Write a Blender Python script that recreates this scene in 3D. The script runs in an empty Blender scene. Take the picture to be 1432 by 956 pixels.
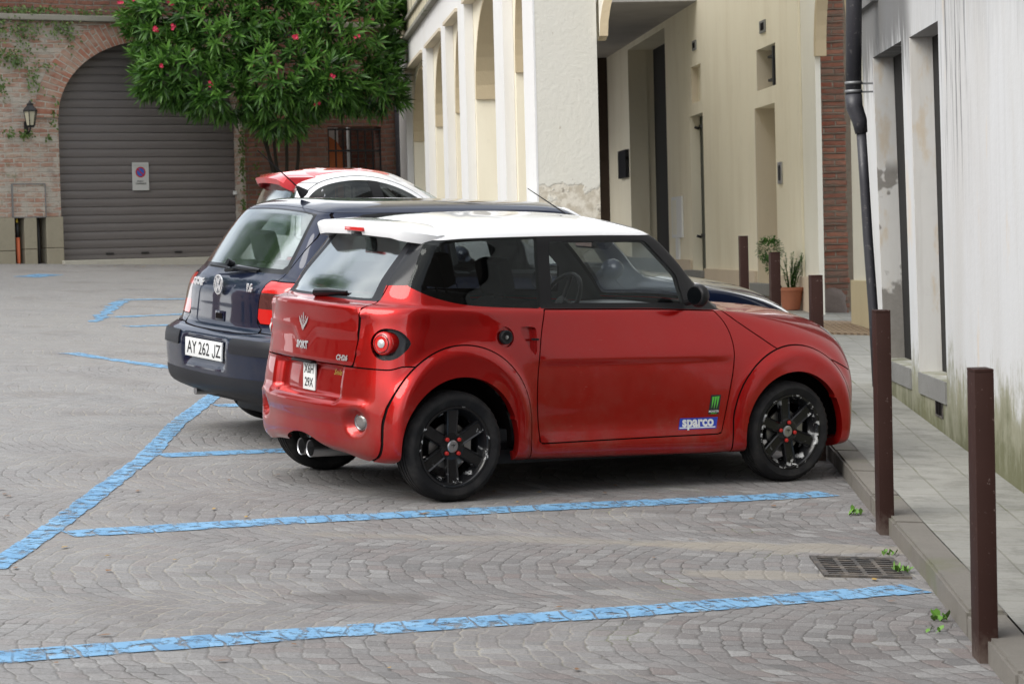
import bpy, bmesh, math, random
from math import sin, cos, pi, radians, sqrt, atan2
from mathutils import Vector, Matrix
from mathutils.geometry import tessellate_polygon
random.seed(7)
S = bpy.context.scene
COL = S.collection

# ------------------------------------------------------------------ camera
cam_d = bpy.data.cameras.new('camera')
cam = bpy.data.objects.new('camera', cam_d); COL.objects.link(cam)
_M = ((0.9996876464, -0.0249921912, 0.0), (-0.0009985774, -0.0399430939, 0.9992014572), (-0.0249722338, -0.9988893531, -0.0399555741))
_m = Matrix(_M)
_R = Matrix((_m @ Vector((1, 0, 0)), _m @ Vector((0, -1, 0)), _m @ Vector((0, 0, -1)))).transposed()
cam.matrix_world = Matrix.Translation((0, 0, 1.71)) @ _R.to_4x4()
cam_d.sensor_width = 36.0
cam_d.lens = 3400.0 / 1432.0 * 36.0
cam_d.clip_start = 0.1; cam_d.clip_end = 600
cam_d.dof.use_dof = True; cam_d.dof.focus_distance = 12.8; cam_d.dof.aperture_fstop = 10.0
S.camera = cam

# ------------------------------------------------------------------ sky, sun, exposure
W = bpy.data.worlds.new('World'); S.world = W; W.use_nodes = True
wn, wl = W.node_tree.nodes, W.node_tree.links
wn.clear()
SUN_EL, SUN_AZ = radians(40), radians(232)      # azimuth clockwise from +Y
sky = wn.new('ShaderNodeTexSky'); sky.sky_type = 'NISHITA'; sky.sun_disc = False
sky.sun_elevation = SUN_EL; sky.sun_rotation = SUN_AZ; sky.air_density = 1.0; sky.dust_density = 4.0; sky.ozone_density = 1.0
tc = wn.new('ShaderNodeTexCoord'); mp = wn.new('ShaderNodeMapping'); mp.inputs['Scale'].default_value = (1, 1, 2.2)
nz = wn.new('ShaderNodeTexNoise'); nz.inputs['Scale'].default_value = 2.3; nz.inputs['Detail'].default_value = 7; nz.inputs['Roughness'].default_value = 0.55
cr = wn.new('ShaderNodeValToRGB'); cr.color_ramp.elements[0].position = 0.36; cr.color_ramp.elements[1].position = 0.60
cr.color_ramp.elements[0].color = (0.45, 0.45, 0.45, 1); cr.color_ramp.elements[1].color = (1, 1, 1, 1)
n2 = wn.new('ShaderNodeTexNoise'); n2.inputs['Scale'].default_value = 1.1; n2.inputs['Detail'].default_value = 5
c2 = wn.new('ShaderNodeValToRGB'); c2.color_ramp.elements[0].color = (6.2, 6.6, 7.3, 1); c2.color_ramp.elements[1].color = (15.0, 15.0, 15.0, 1)
c2.color_ramp.elements[0].position = 0.35; c2.color_ramp.elements[1].position = 0.68
mx = wn.new('ShaderNodeMixRGB'); bg = wn.new('ShaderNodeBackground'); wo = wn.new('ShaderNodeOutputWorld')
wl.new(tc.outputs['Generated'], mp.inputs['Vector']); wl.new(mp.outputs[0], nz.inputs['Vector']); wl.new(mp.outputs[0], n2.inputs['Vector'])
wl.new(nz.outputs['Fac'], cr.inputs[0]); wl.new(cr.outputs[0], mx.inputs['Fac']); wl.new(n2.outputs['Fac'], c2.inputs[0])
wl.new(sky.outputs[0], mx.inputs[1]); wl.new(c2.outputs[0], mx.inputs[2]); wl.new(mx.outputs[0], bg.inputs['Color'])
bg.inputs['Strength'].default_value = 0.10
wl.new(bg.outputs[0], wo.inputs['Surface'])
sd = bpy.data.lights.new('sun', 'SUN'); sd.energy = 1.5; sd.angle = radians(40); sd.color = (1, 0.97, 0.92)
sun = bpy.data.objects.new('sun', sd); COL.objects.link(sun)
_d = Vector((sin(SUN_AZ) * cos(SUN_EL), cos(SUN_AZ) * cos(SUN_EL), sin(SUN_EL)))
sun.rotation_euler = (-_d).to_track_quat('-Z', 'Y').to_euler(); sun.location = (0, 0, 30)
S.view_settings.view_transform = 'Standard'; S.view_settings.look = 'None'
S.view_settings.exposure = 0.74; S.view_settings.gamma = 1.0
try:
    S.cycles.max_bounces = 8; S.cycles.transparent_max_bounces = 12; S.cycles.caustics_reflective = False; S.cycles.caustics_refractive = False
    S.cycles.sample_clamp_indirect = 4.0; S.cycles.use_denoising = True
except Exception: pass

# ------------------------------------------------------------------ helpers
def tag(o, label=None, cat=None, group=None, kind=None):
    if label: o['label'] = label
    if cat: o['category'] = cat
    if group: o['group'] = group
    if kind: o['kind'] = kind
    return o
def empty(name, loc=(0, 0, 0), mat=None):
    o = bpy.data.objects.new(name, None); COL.objects.link(o); o.empty_display_size = 0.2
    if mat is not None: o.matrix_world = mat
    else: o.location = loc
    return o
def link_mesh(name, me, parent=None):
    o = bpy.data.objects.new(name, me); COL.objects.link(o)
    if parent is not None: o.parent = parent
    return o
def obj(name, bm, mat, parent=None, smooth=False, sharp=None):
    me = bpy.data.meshes.new(name); bm.normal_update(); bm.to_mesh(me); bm.free()
    for m in (mat if isinstance(mat, (list, tuple)) else [mat]): me.materials.append(m)
    if smooth:
        me.polygons.foreach_set('use_smooth', [True] * len(me.polygons))
        if sharp: me.set_sharp_from_angle(angle=radians(sharp))
    return link_mesh(name, me, parent)
def B(): return bmesh.new()
def box(bm, x0, x1, y0, y1, z0, z1, M=None, mi=0, bev=0.0):
    vs = [Vector((x, y, z)) for x in (x0, x1) for y in (y0, y1) for z in (z0, z1)]
    if M is not None: vs = [M @ v for v in vs]
    b = [bm.verts.new(v) for v in vs]
    fs = []
    for q in ((0, 1, 3, 2), (4, 6, 7, 5), (0, 4, 5, 1), (2, 3, 7, 6), (0, 2, 6, 4), (1, 5, 7, 3)):
        f = bm.faces.new([b[i] for i in q]); f.material_index = mi; fs.append(f)
    if bev > 0:
        es = list({e for f in fs for e in f.edges})
        r = bmesh.ops.bevel(bm, geom=es, offset=bev, segments=2, affect='EDGES', profile=0.6)
        for f in r['faces']: f.material_index = mi
    return b
def tube(bm, pts, rad, n=10, caps=True, mi=0):
    pts = [Vector(p) for p in pts]; rs = rad if isinstance(rad, (list, tuple)) else [rad] * len(pts)
    rings = []; up = None
    for i, p in enumerate(pts):
        t = (pts[min(i + 1, len(pts) - 1)] - pts[max(i - 1, 0)]).normalized()
        if up is None: up = t.orthogonal().normalized()
        up = (up - t * up.dot(t)).normalized(); s = t.cross(up)
        rings.append([bm.verts.new(p + (up * cos(2 * pi * k / n) + s * sin(2 * pi * k / n)) * rs[i]) for k in range(n)])
    for a, b in zip(rings, rings[1:]):
        for k in range(n):
            f = bm.faces.new((a[k], a[(k + 1) % n], b[(k + 1) % n], b[k])); f.material_index = mi; f.smooth = True
    if caps:
        for r in (rings[0][::-1], rings[-1]): bm.faces.new(r).material_index = mi
def lathe(bm, prof, n=48, M=None, mi=0, closed=False):
    """prof: (radius, height) pairs about local Y axis (height along y)"""
    rings = []
    for r, h in prof:
        ring = []
        for k in range(n):
            a = 2 * pi * k / n; v = Vector((r * cos(a), h, r * sin(a)))
            ring.append(bm.verts.new(M @ v if M is not None else v))
        rings.append(ring)
    for a, b in zip(rings, rings[1:]):
        for k in range(n):
            f = bm.faces.new((a[k], b[k], b[(k + 1) % n], a[(k + 1) % n])); f.material_index = mi; f.smooth = True
    return rings
def prism(bm, outline, holes, t0, t1, P, mi=0, side=True):
    """2D outline with holes extruded from depth t0 to t1; P(a, b, t) -> world"""
    loops = [outline] + list(holes)
    flat = [p for l in loops for p in l]
    tris = tessellate_polygon([[Vector((p[0], p[1], 0)) for p in l] for l in loops])
    va = [bm.verts.new(P(p[0], p[1], t0)) for p in flat]; vb = [bm.verts.new(P(p[0], p[1], t1)) for p in flat]
    for t in tris:
        try:
            bm.faces.new([va[i] for i in t]).material_index = mi; bm.faces.new([vb[i] for i in reversed(t)]).material_index = mi
        except ValueError: pass
    if side:
        k = 0
        for l in loops:
            n = len(l)
            for i in range(n):
                j = (i + 1) % n
                bm.faces.new((va[k + i], va[k + j], vb[k + j], vb[k + i])).material_index = mi
            k += n
def fix(bm): bmesh.ops.recalc_face_normals(bm, faces=bm.faces); return bm
def zg(x, y):
    x = max(-14.0, min(14.0, x)); y = max(-12.0, min(48.0, y))
    return -0.05119783 * x + 0.03400983 * y
def text_mesh(body, size, bold=0.0, extrude=0.0, spacing=1.0):
    cu = bpy.data.curves.new('t', 'FONT'); cu.body = body; cu.size = size; cu.offset = bold; cu.extrude = extrude
    cu.align_x = 'CENTER'; cu.align_y = 'CENTER'; cu.space_character = spacing; cu.resolution_u = 3
    o = bpy.data.objects.new('t', cu); COL.objects.link(o)
    dg = bpy.context.evaluated_depsgraph_get(); me = bpy.data.meshes.new_from_object(o.evaluated_get(dg))
    bpy.data.objects.remove(o); bpy.data.curves.remove(cu)
    return me
def text_obj(name, body, size, mat, M, parent=None, bold=0.0, extrude=0.0, sx=1.0, shear=0.0, spacing=1.0):
    me = text_mesh(body, size, bold, extrude, spacing); me.name = name
    T = Matrix(((sx, shear, 0, 0), (0, 1, 0, 0), (0, 0, 1, 0), (0, 0, 0, 1)))
    me.transform(M @ T); me.materials.clear(); me.materials.append(mat)
    return link_mesh(name, me, parent)

# ------------------------------------------------------------------ materials
def mat(name, col=(0.5, 0.5, 0.5), rough=0.5, metal=0.0, coat=0.0, spec=0.5, coat_r=0.03):
    m = bpy.data.materials.new(name); m.use_nodes = True
    b = m.node_tree.nodes['Principled BSDF']
    b.inputs['Base Color'].default_value = (*col, 1); b.inputs['Roughness'].default_value = rough; b.inputs['Metallic'].default_value = metal
    b.inputs['Coat Weight'].default_value = coat; b.inputs['Coat Roughness'].default_value = coat_r; b.inputs['Specular IOR Level'].default_value = spec
    return m
class N:
    """small node-building helper"""
    def __init__(s, m): s.t = m.node_tree; s.b = s.t.nodes.get('Principled BSDF'); s.out = s.t.nodes.get('Material Output')
    def new(s, k, **kw):
        n = s.t.nodes.new(k)
        for a, v in kw.items():
            if hasattr(n, a): setattr(n, a, v)
        return n
    def put(s, n, key, v):
        if hasattr(v, 'is_linked') or hasattr(v, 'links'): s.t.links.new(v, n.inputs[key])
        elif isinstance(v, (tuple, list)) and len(v) == 3 and n.inputs[key].type == 'RGBA': n.inputs[key].default_value = (*v, 1)
        else: n.inputs[key].default_value = v
    def math(s, op, a, b=0.0, c=None, clamp=False):
        n = s.new('ShaderNodeMath', operation=op, use_clamp=clamp); s.put(n, 0, a); s.put(n, 1, b)
        if c is not None: s.put(n, 2, c)
        return n.outputs[0]
    def vmath(s, op, a, b=(0, 0, 0)):
        n = s.new('ShaderNodeVectorMath', operation=op); s.put(n, 0, a); s.put(n, 1, b); return n.outputs[0]
    def geo(s): return s.new('ShaderNodeNewGeometry').outputs['Position']
    def objc(s): return s.new('ShaderNodeTexCoord').outputs['Object']
    def sep(s, v):
        n = s.new('ShaderNodeSeparateXYZ'); s.put(n, 0, v); return n.outputs
    def comb(s, x, y, z):
        n = s.new('ShaderNodeCombineXYZ'); s.put(n, 0, x); s.put(n, 1, y); s.put(n, 2, z); return n.outputs[0]
    def scale(s, v, sc):
        n = s.new('ShaderNodeMapping'); s.put(n, 'Vector', v); n.inputs['Scale'].default_value = sc; return n.outputs[0]
    def noise(s, v, sc, det=4, rough=0.55, dist=0.0, out=0):
        n = s.new('ShaderNodeTexNoise'); s.put(n, 'Vector', v); n.inputs['Scale'].default_value = sc; n.inputs['Detail'].default_value = det
        n.inputs['Roughness'].default_value = rough; n.inputs['Distortion'].default_value = dist; return n.outputs[out]
    def voro(s, v, sc, feat='F1', out=0, rnd=1.0):
        n = s.new('ShaderNodeTexVoronoi', feature=feat); s.put(n, 'Vector', v); n.inputs['Scale'].default_value = sc; n.inputs['Randomness'].default_value = rnd
        return n.outputs[out]
    def ramp(s, f, *st):
        n = s.new('ShaderNodeValToRGB'); s.put(n, 0, f); e = n.color_ramp.elements
        while len(e) < len(st): e.new(0.5)
        for el, (p, c) in zip(e, st):
            el.position = p; el.color = (c, c, c, 1) if not isinstance(c, (tuple, list)) else (*c, 1)
        return n.outputs[0]
    def sstep(s, v, a, b):
        n = s.new('ShaderNodeMapRange', interpolation_type='SMOOTHSTEP'); s.put(n, 0, v); s.put(n, 1, a); s.put(n, 2, b); n.inputs[3].default_value = 0; n.inputs[4].default_value = 1
        return n.outputs[0]
    def mix(s, f, a, b, mode='MIX'):
        n = s.new('ShaderNodeMixRGB', blend_type=mode); s.put(n, 0, f); s.put(n, 1, a); s.put(n, 2, b); return n.outputs[0]
    def bump(s, h, st=0.3, d=0.01):
        n = s.new('ShaderNodeBump'); n.inputs['Strength'].default_value = st; n.inputs['Distance'].default_value = d; s.put(n, 'Height', h); return n.outputs[0]
    def set(s, **k):
        for a, v in k.items(): s.put(s.b, {'col': 'Base Color', 'rough': 'Roughness', 'normal': 'Normal', 'alpha': 'Alpha', 'metal': 'Metallic', 'coat': 'Coat Weight'}[a], v)

def paint(name, col, coat=1.0, rough=0.42, metal=0.0, dirt=0.25, scratch=False):
    m = mat(name, col, rough, metal, coat, 0.06, 0.025); n = N(m); p = n.objc()
    z = n.sep(p)[2]
    d = n.noise(p, 3.0, 6, 0.65)
    dm = n.math('MULTIPLY', n.sstep(d, 0.42, 0.75), n.math('ADD', n.math('MULTIPLY', n.sstep(z, 0.75, 0.15), 1.0), 0.12))
    sp = n.sstep(n.noise(p, 90, 3, 0.7), 0.66, 0.74)
    dm = n.math('MULTIPLY', n.math('ADD', dm, n.math('MULTIPLY', sp, n.math('MULTIPLY', n.sstep(z, 1.0, 0.2), 0.5))), dirt, clamp=True)
    c = n.mix(dm, col, (0.20, 0.17, 0.14))
    if scratch:
        v = n.scale(p, (1, 1, 1)); w = n.noise(n.comb(n.math('ADD', n.sep(p)[0], n.math('MULTIPLY', n.sep(p)[2], -0.4)), 0, n.math('MULTIPLY', n.sep(p)[2], 10)), 22, 5, 0.8)
        msk = n.math('MULTIPLY', n.sstep(n.noise(p, 2.2, 3), 0.48, 0.62), n.sstep(w, 0.61, 0.66))
        c = n.mix(n.math('MULTIPLY', msk, 0.4), c, (0.55, 0.28, 0.26))
    n.set(col=c, rough=n.math('ADD', n.math('MULTIPLY', dm, 0.5), rough))
    n.put(n.b, 'Coat Roughness', n.math('ADD', n.math('MULTIPLY', dm, 0.5), n.math('MULTIPLY', n.noise(p, 8, 4), 0.05)))
    return m
def glassy(name, tint=(0.5, 0.55, 0.53), boost=1.0, ior=1.5, base=0.0, gr=0.015):
    m = bpy.data.materials.new(name); m.use_nodes = True; t = m.node_tree; t.nodes.clear(); n = N(m)
    o = n.new('ShaderNodeOutputMaterial'); tr = n.new('ShaderNodeBsdfTransparent'); tr.inputs[0].default_value = (*tint, 1)
    g = n.new('ShaderNodeBsdfGlossy'); g.inputs['Roughness'].default_value = gr; g.inputs[0].default_value = (0.95, 1, 0.98, 1)
    f = n.new('ShaderNodeFresnel'); f.inputs[0].default_value = ior
    x = n.new('ShaderNodeMixShader'); fac = n.math('ADD', n.math('MULTIPLY', f.outputs[0], boost), base, clamp=True)
    t.links.new(fac, x.inputs[0]); t.links.new(tr.outputs[0], x.inputs[1]); t.links.new(g.outputs[0], x.inputs[2]); t.links.new(x.outputs[0], o.inputs[0])
    return m
M_RED = paint('red_metallic_paint', (0.385, 0.007, 0.006), rough=0.32, metal=0.7, coat=.85, dirt=0.28)
M_REDDOOR = paint('red_door_paint', (0.385, 0.007, 0.006), rough=0.32, metal=0.7, coat=.85, dirt=0.28, scratch=True)
M_NAVY = paint('navy_metallic_paint', (0.004, 0.010, 0.033), rough=0.36, metal=0.35, dirt=0.2)
M_WHITE = paint('white_roof_paint', (0.80, 0.81, 0.82), rough=0.35, dirt=0.08)
M_PINKRED = paint('light_red_roof_paint', (0.62, 0.045, 0.055), rough=0.4, dirt=0.1)
M_GLOSSBLK = mat('gloss_black_trim', (0.008, 0.009, 0.011), 0.18, 0, 0.0, 0.35)
M_DARKMIR = mat('dark_mirror', (0.10, 0.11, 0.12), 0.08, 1.0)
M_SATBLK = mat('satin_black_plastic', (0.010, 0.010, 0.011), 0.45, spec=.25)
M_GREYPL = mat('dark_grey_bumper_plastic', (0.013, 0.014, 0.018), 0.5, spec=.3)
M_SEAM = mat('panel_gap', (0.006, 0.004, 0.004), 0.9, spec=0.1)
M_INT = mat('dark_interior_cloth', (0.035, 0.036, 0.038), 0.8)
M_INTG = mat('grey_interior_plastic', (0.20, 0.21, 0.22), 0.5)
M_GLASS = glassy('car_glass_clear', (0.90, 0.93, 0.92), .6, 1.5, 0.0)
M_TINT = glassy('car_glass_dark', (0.26, 0.27, 0.275), 0.5, 1.5)
M_REARG = glassy('rear_window_glass', (0.32, 0.37, 0.355), 2.0, 1.6, 0.16, 0.10)
M_CHROME = mat('chrome', (0.75, 0.75, 0.76), 0.18, 0.75)
M_STEEL = mat('brushed_steel', (0.42, 0.42, 0.43), 0.3, 1.0)
M_REDLENS = mat('red_lamp_lens', (0.55, 0.012, 0.010), 0.12, 0, 1.0)
M_SMOKE = mat('smoked_red_lens', (0.075, 0.022, 0.020), 0.15, 0, 1.0)
M_CLEARL = mat('clear_lamp_lens', (0.55, 0.56, 0.55), 0.15, 0.2, 1.0)
M_DIMLENS = mat('grey_fog_lens', (0.20, 0.19, 0.18), 0.2, 0.3, 1.0)
M_PLATE = mat('licence_plate_white', (0.72, 0.73, 0.72), 0.4)
M_INK = mat('black_lettering', (0.015, 0.015, 0.017), 0.5)
M_WHITEV = mat('white_vinyl', (0.75, 0.76, 0.76), 0.4)
M_BLUEV = mat('blue_vinyl', (0.02, 0.05, 0.42), 0.4)
M_GREENV = mat('green_vinyl', (0.10, 0.50, 0.06), 0.4)
# ------------------------------------------------------------------ car body machinery
def _cr(P, t, seg_t):
    """non-uniform cubic Hermite through P[k] at knots t[k] (finite-difference tangents, limited)"""
    n = len(P); T = []
    for i in range(n):
        if i == 0: m = (P[1] - P[0]) / (t[1] - t[0])
        elif i == n - 1: m = (P[-1] - P[-2]) / (t[-1] - t[-2])
        else:
            h0, h1 = t[i] - t[i - 1], t[i + 1] - t[i]; d0 = (P[i] - P[i - 1]) / h0; d1 = (P[i + 1] - P[i]) / h1
            m = (d0 * h1 + d1 * h0) / (h0 + h1)
            m = Vector([0 if d0[k] * d1[k] <= 0 and False else max(-3 * min(abs(d0[k]), abs(d1[k])) - 0.25 * abs(m[k]), min(3 * min(abs(d0[k]), abs(d1[k])) + 0.25 * abs(m[k]), m[k])) for k in range(3)])
        T.append(m)
    out = []; j = 0
    for s in seg_t:
        while j < n - 2 and s > t[j + 1]: j += 1
        h = t[j + 1] - t[j]; u = (s - t[j]) / h; u2, u3 = u * u, u * u * u
        out.append(P[j] * (2 * u3 - 3 * u2 + 1) + T[j] * (h * (u3 - 2 * u2 + u)) + P[j + 1] * (3 * u2 - 2 * u3) + T[j + 1] * (h * (u3 - u2)))
    return out
def _knots(lens, res):
    """lens: average chord per span -> knots and sample list with (t, index-coordinate)"""
    t = [0.0]
    for l in lens: t.append(t[-1] + max(l, 0.02) ** 0.75)
    s = []
    for i, l in enumerate(lens):
        n = max(1, int(math.ceil(l / res)))
        for k in range(n): s.append((t[i] + (t[i + 1] - t[i]) * k / n, i + k / n))
    s.append((t[-1], float(len(lens))))
    return t, s
def shell(rows, res=0.025, disp=None, smooth=2, soft=None):
    """rows: list (bottom to top) of right-half contours c0 (rear centre) .. cN (front centre), y given positive.
    Builds the closed body skin; stores column and row coordinates in vertex layers u, v."""
    nc = len(rows[0]); ring = []
    for r in rows:
        right = [Vector((p[0], -p[1], p[2])) for p in r]; left = [Vector((p[0], p[1], p[2])) for p in r[1:-1]][::-1]
        ring.append(right + left)
    L = len(ring[0])
    lens = [sum((r[(i + 1) % L] - r[i]).length for r in ring[:-2]) / (len(ring) - 2) for i in range(L)]
    ext = 3
    idx = [(i % L) for i in range(-ext, L + ext + 1)]
    le = [lens[i % L] for i in range(-ext, L + ext)]
    tk = [0.0]
    for l in le: tk.append(tk[-1] + max(l, 0.02) ** 0.75)
    samp = []
    for i in range(L):
        n = max(1, int(math.ceil(lens[i] / res)))
        for k in range(n): samp.append((tk[i + ext] + (tk[i + ext + 1] - tk[i + ext]) * k / n, i + k / n))
    cols = [_cr([r[i] for i in idx], tk, [s[0] for s in samp]) for r in ring]
    vl = [sum((a[k] - b[k]).length for k in range(0, len(samp), 5)) / len(range(0, len(samp), 5)) for a, b in zip(cols, cols[1:])]
    tv, sv = _knots(vl, res)
    bm = B(); U = bm.verts.layers.float.new('u'); V = bm.verts.layers.float.new('v')
    grid = []
    st = [s[0] for s in sv]
    for k, (tt, ui) in enumerate(samp):
        pts = _cr([c[k] for c in cols], tv, st); uf = ui if ui <= nc - 1 else L - ui
        col = []
        for p, (_, vi) in zip(pts, sv):
            v = bm.verts.new(p); v[U] = uf; v[V] = vi; col.append(v)
        grid.append(col)
    n = len(grid)
    for i in range(n):
        a, b = grid[i], grid[(i + 1) % n]
        for j in range(len(sv) - 1): bm.faces.new((a[j], b[j], b[j + 1], a[j + 1]))
    bmesh.ops.remove_doubles(bm, verts=[c[-1] for c in grid], dist=0.012)
    bm.normal_update()
    fx = [v for v in bm.verts if not v.is_boundary]
    for _ in range(smooth): bmesh.ops.smooth_vert(bm, verts=fx, factor=0.5, use_axis_x=True, use_axis_y=True, use_axis_z=True)
    if disp:
        bm.normal_update()
        mv = [(v, disp(v.co, v.normal, v[U], v[V])) for v in bm.verts]
        for v, d in mv: v.co += d
        if soft:
            sv_ = [v for v in bm.verts if not v.is_boundary and soft(v.co)]
            for _ in range(3): bmesh.ops.smooth_vert(bm, verts=sv_, factor=0.5, use_axis_x=False, use_axis_y=True, use_axis_z=False)
    bm.normal_update()
    NX = bm.verts.layers.float_vector.new('nrm')
    for v in bm.verts: v[NX] = v.normal
    bm.faces.layers.int.new('part')
    return bm
def cut(bm, f, mask=None, shift=0.0):
    U = bm.verts.layers.float['u']; V = bm.verts.layers.float['v']
    val = {}
    for v in bm.verts:
        if mask is None or mask(v.co, v[U], v[V]): val[v] = f(v.co, v[U], v[V]) - shift
    zero = set()
    es = [e for e in bm.edges if e.verts[0] in val and e.verts[1] in val and val[e.verts[0]] * val[e.verts[1]] < 0]
    for e in es:
        a, b = e.verts; va, vb = val[a], val[b]
        if va * vb >= 0: continue
        t = va / (va - vb)
        if t < 0.04: val[a] = 0.0; zero.add(a)
        elif t > 0.96: val[b] = 0.0; zero.add(b)
        else:
            _, nv = bmesh.utils.edge_split(e, a, t); val[nv] = 0.0; zero.add(nv)
    for f_ in {f_ for v in zero for f_ in v.link_faces}:
        z = [v for v in f_.verts if v in zero]
        if len(z) != 2: continue
        vs = list(f_.verts); i, j = sorted((vs.index(z[0]), vs.index(z[1])))
        if j - i == 1 or (i == 0 and j == len(vs) - 1): continue
        try: bmesh.utils.face_split(f_, z[0], z[1])
        except Exception: pass
def region(bm, f, new, mask=None, gap=0.0, only=None, seam=99):
    """cut the skin along f=0 and give the faces with f<0 the part number new; a gap leaves a band of part number seam"""
    U = bm.verts.layers.float['u']; V = bm.verts.layers.float['v']; P = bm.faces.layers.int['part']
    if gap: cut(bm, f, mask, -gap); cut(bm, f, mask, gap)
    else: cut(bm, f, mask)
    for fc in bm.faces:
        if only is not None and fc[P] not in only: continue
        c = fc.calc_center_median(); n = len(fc.verts)
        if mask is not None and not all(mask(v.co, v[U], v[V]) for v in fc.verts): continue
        val = sum(f(v.co, v[U], v[V]) for v in fc.verts) / n
        if val < -gap: fc[P] = new
        elif gap and val < gap: fc[P] = seam
def sdf_poly(poly):
    pts = [(poly[i], poly[(i + 1) % len(poly)]) for i in range(len(poly))]
    x0 = min(p[0] for p in poly); x1 = max(p[0] for p in poly); y0 = min(p[1] for p in poly); y1 = max(p[1] for p in poly)
    def f(x, y):
        dx = max(x0 - x, 0, x - x1); dy = max(y0 - y, 0, y - y1)
        if dx > 0.1 or dy > 0.1: return max(dx, dy)
        d = 1e9; ins = False
        for (ax, ay), (bx, by) in pts:
            ex, ey = bx - ax, by - ay; wx, wy = x - ax, y - ay
            t = max(0, min(1, (wx * ex + wy * ey) / (ex * ex + ey * ey + 1e-12)))
            q = (wx - ex * t) ** 2 + (wy - ey * t) ** 2
            if q < d: d = q
            if (ay > y) != (by > y) and x < (bx - ax) * (y - ay) / (by - ay) + ax: ins = not ins
        d = sqrt(d); return -d if ins else d
    return f
def spl(poly, n=5, closed=True, corner=()):
    """Catmull-Rom smoothing of a closed 2D polygon, keeping listed corner indices sharp"""
    out = []; L = len(poly)
    for i in range(L):
        p0, p1, p2, p3 = poly[i - 1], poly[i], poly[(i + 1) % L], poly[(i + 2) % L]
        if i in corner: p0 = p1
        if (i + 1) % L in corner: p3 = p2
        for k in range(n):
            t = k / n
            out.append(tuple(0.5 * ((2 * p1[a]) + (-p0[a] + p2[a]) * t + (2 * p0[a] - 5 * p1[a] + 4 * p2[a] - p3[a]) * t * t + (-p0[a] + 3 * p1[a] - 3 * p2[a] + p3[a]) * t ** 3) for a in range(2)))
    return out
def split_parts(bm, spec, parent, lining=None, lining_skip=()):
    """spec: part number (or (number, side)) -> (name, material). Each becomes one mesh with the skin's own normals."""
    P = bm.faces.layers.int['part']; NX = bm.verts.layers.float_vector['nrm']; made = {}
    groups = {}
    for f in bm.faces:
        k = f[P]
        if k < 0: continue
        if (k, 1) in spec: k = (k, -1 if f.calc_center_median().y < 0 else 1)
        if k not in spec: continue
        groups.setdefault(k, []).append(f)
    for k, fs in groups.items():
        name, m = spec[k][:2]; inset = spec[k][2] if len(spec[k]) > 2 else 0.0; lip = spec[k][3] if len(spec[k]) > 3 else 0.0
        vm = {}; V = []; NN = []; F = []
        for f in fs:
            q = []
            for v in f.verts:
                if v not in vm: vm[v] = len(V); V.append(v.co - v[NX] * inset); NN.append(v[NX].normalized())
                q.append(vm[v])
            F.append(q)
        nface = len(F)
        if lip > 0:                      # fold the panel edge inwards so that it has thickness
            ed = {}
            for q in F[:nface]:
                for a, b in zip(q, q[1:] + q[:1]):
                    ed[(a, b)] = 1
            bd = [(a, b) for (a, b) in ed if (b, a) not in ed]; iv = {}
            for a, b in bd:
                for w in (a, b):
                    if w not in iv: iv[w] = len(V); V.append(V[w] - NN[w] * lip); NN.append(NN[w])
                F.append([b, a, iv[a], iv[b]])
        me = bpy.data.meshes.new(name); me.from_pydata([tuple(v) for v in V], [], F); me.materials.append(m)
        me.polygons.foreach_set('use_smooth', [i < nface for i in range(len(F))])
        try: me.normals_split_custom_set([tuple(NN[me.loops[li].vertex_index]) if p.index < nface else tuple(p.normal) for p in me.polygons for li in p.loop_indices])
        except Exception as e: print('normals', e)
        made[k] = link_mesh(name, me, parent)
    if lining is not None:
        vm = {}; V = []; F = []
        for f in bm.faces:
            if f[P] < 0 or f[P] in lining_skip: continue
            q = []
            for v in f.verts:
                if v not in vm: vm[v] = len(V); V.append(v.co - v[NX] * 0.03)
                q.append(vm[v])
            F.append(q[::-1])
        me = bpy.data.meshes.new('interior_lining'); me.from_pydata([tuple(v) for v in V], [], F); me.materials.append(lining)
        link_mesh('interior_lining', me, parent)
    return made
def bowl(bm, pn, s, name, m, depth, parent):
    NX = bm.verts.layers.float_vector['nrm']; P = bm.faces.layers.int['part']
    fs = [f for f in bm.faces if f[P] == pn and f.calc_center_median().y * s > 0]
    if not fs: return None
    b = B(); vm = {}; ed = {}
    for f in fs:
        q = []
        for v in f.verts:
            if v not in vm: vm[v] = b.verts.new(v.co - v[NX] * depth)
            q.append(vm[v])
        b.faces.new(q)
        for e in f.edges: ed[e] = ed.get(e, 0) + 1
    for e, k in ed.items():
        if k == 1:
            a, c = e.verts; b.faces.new((vm[a], vm[c], b.verts.new(c.co), b.verts.new(a.co)))
    bmesh.ops.remove_doubles(b, verts=b.verts, dist=.0004)
    return obj(name, fix(b), m, parent, True, 40)
def put_part(bm, name, m, parent, smooth=True, sharp=35):
    return obj(name, fix(bm), m, parent, smooth, sharp)

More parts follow.
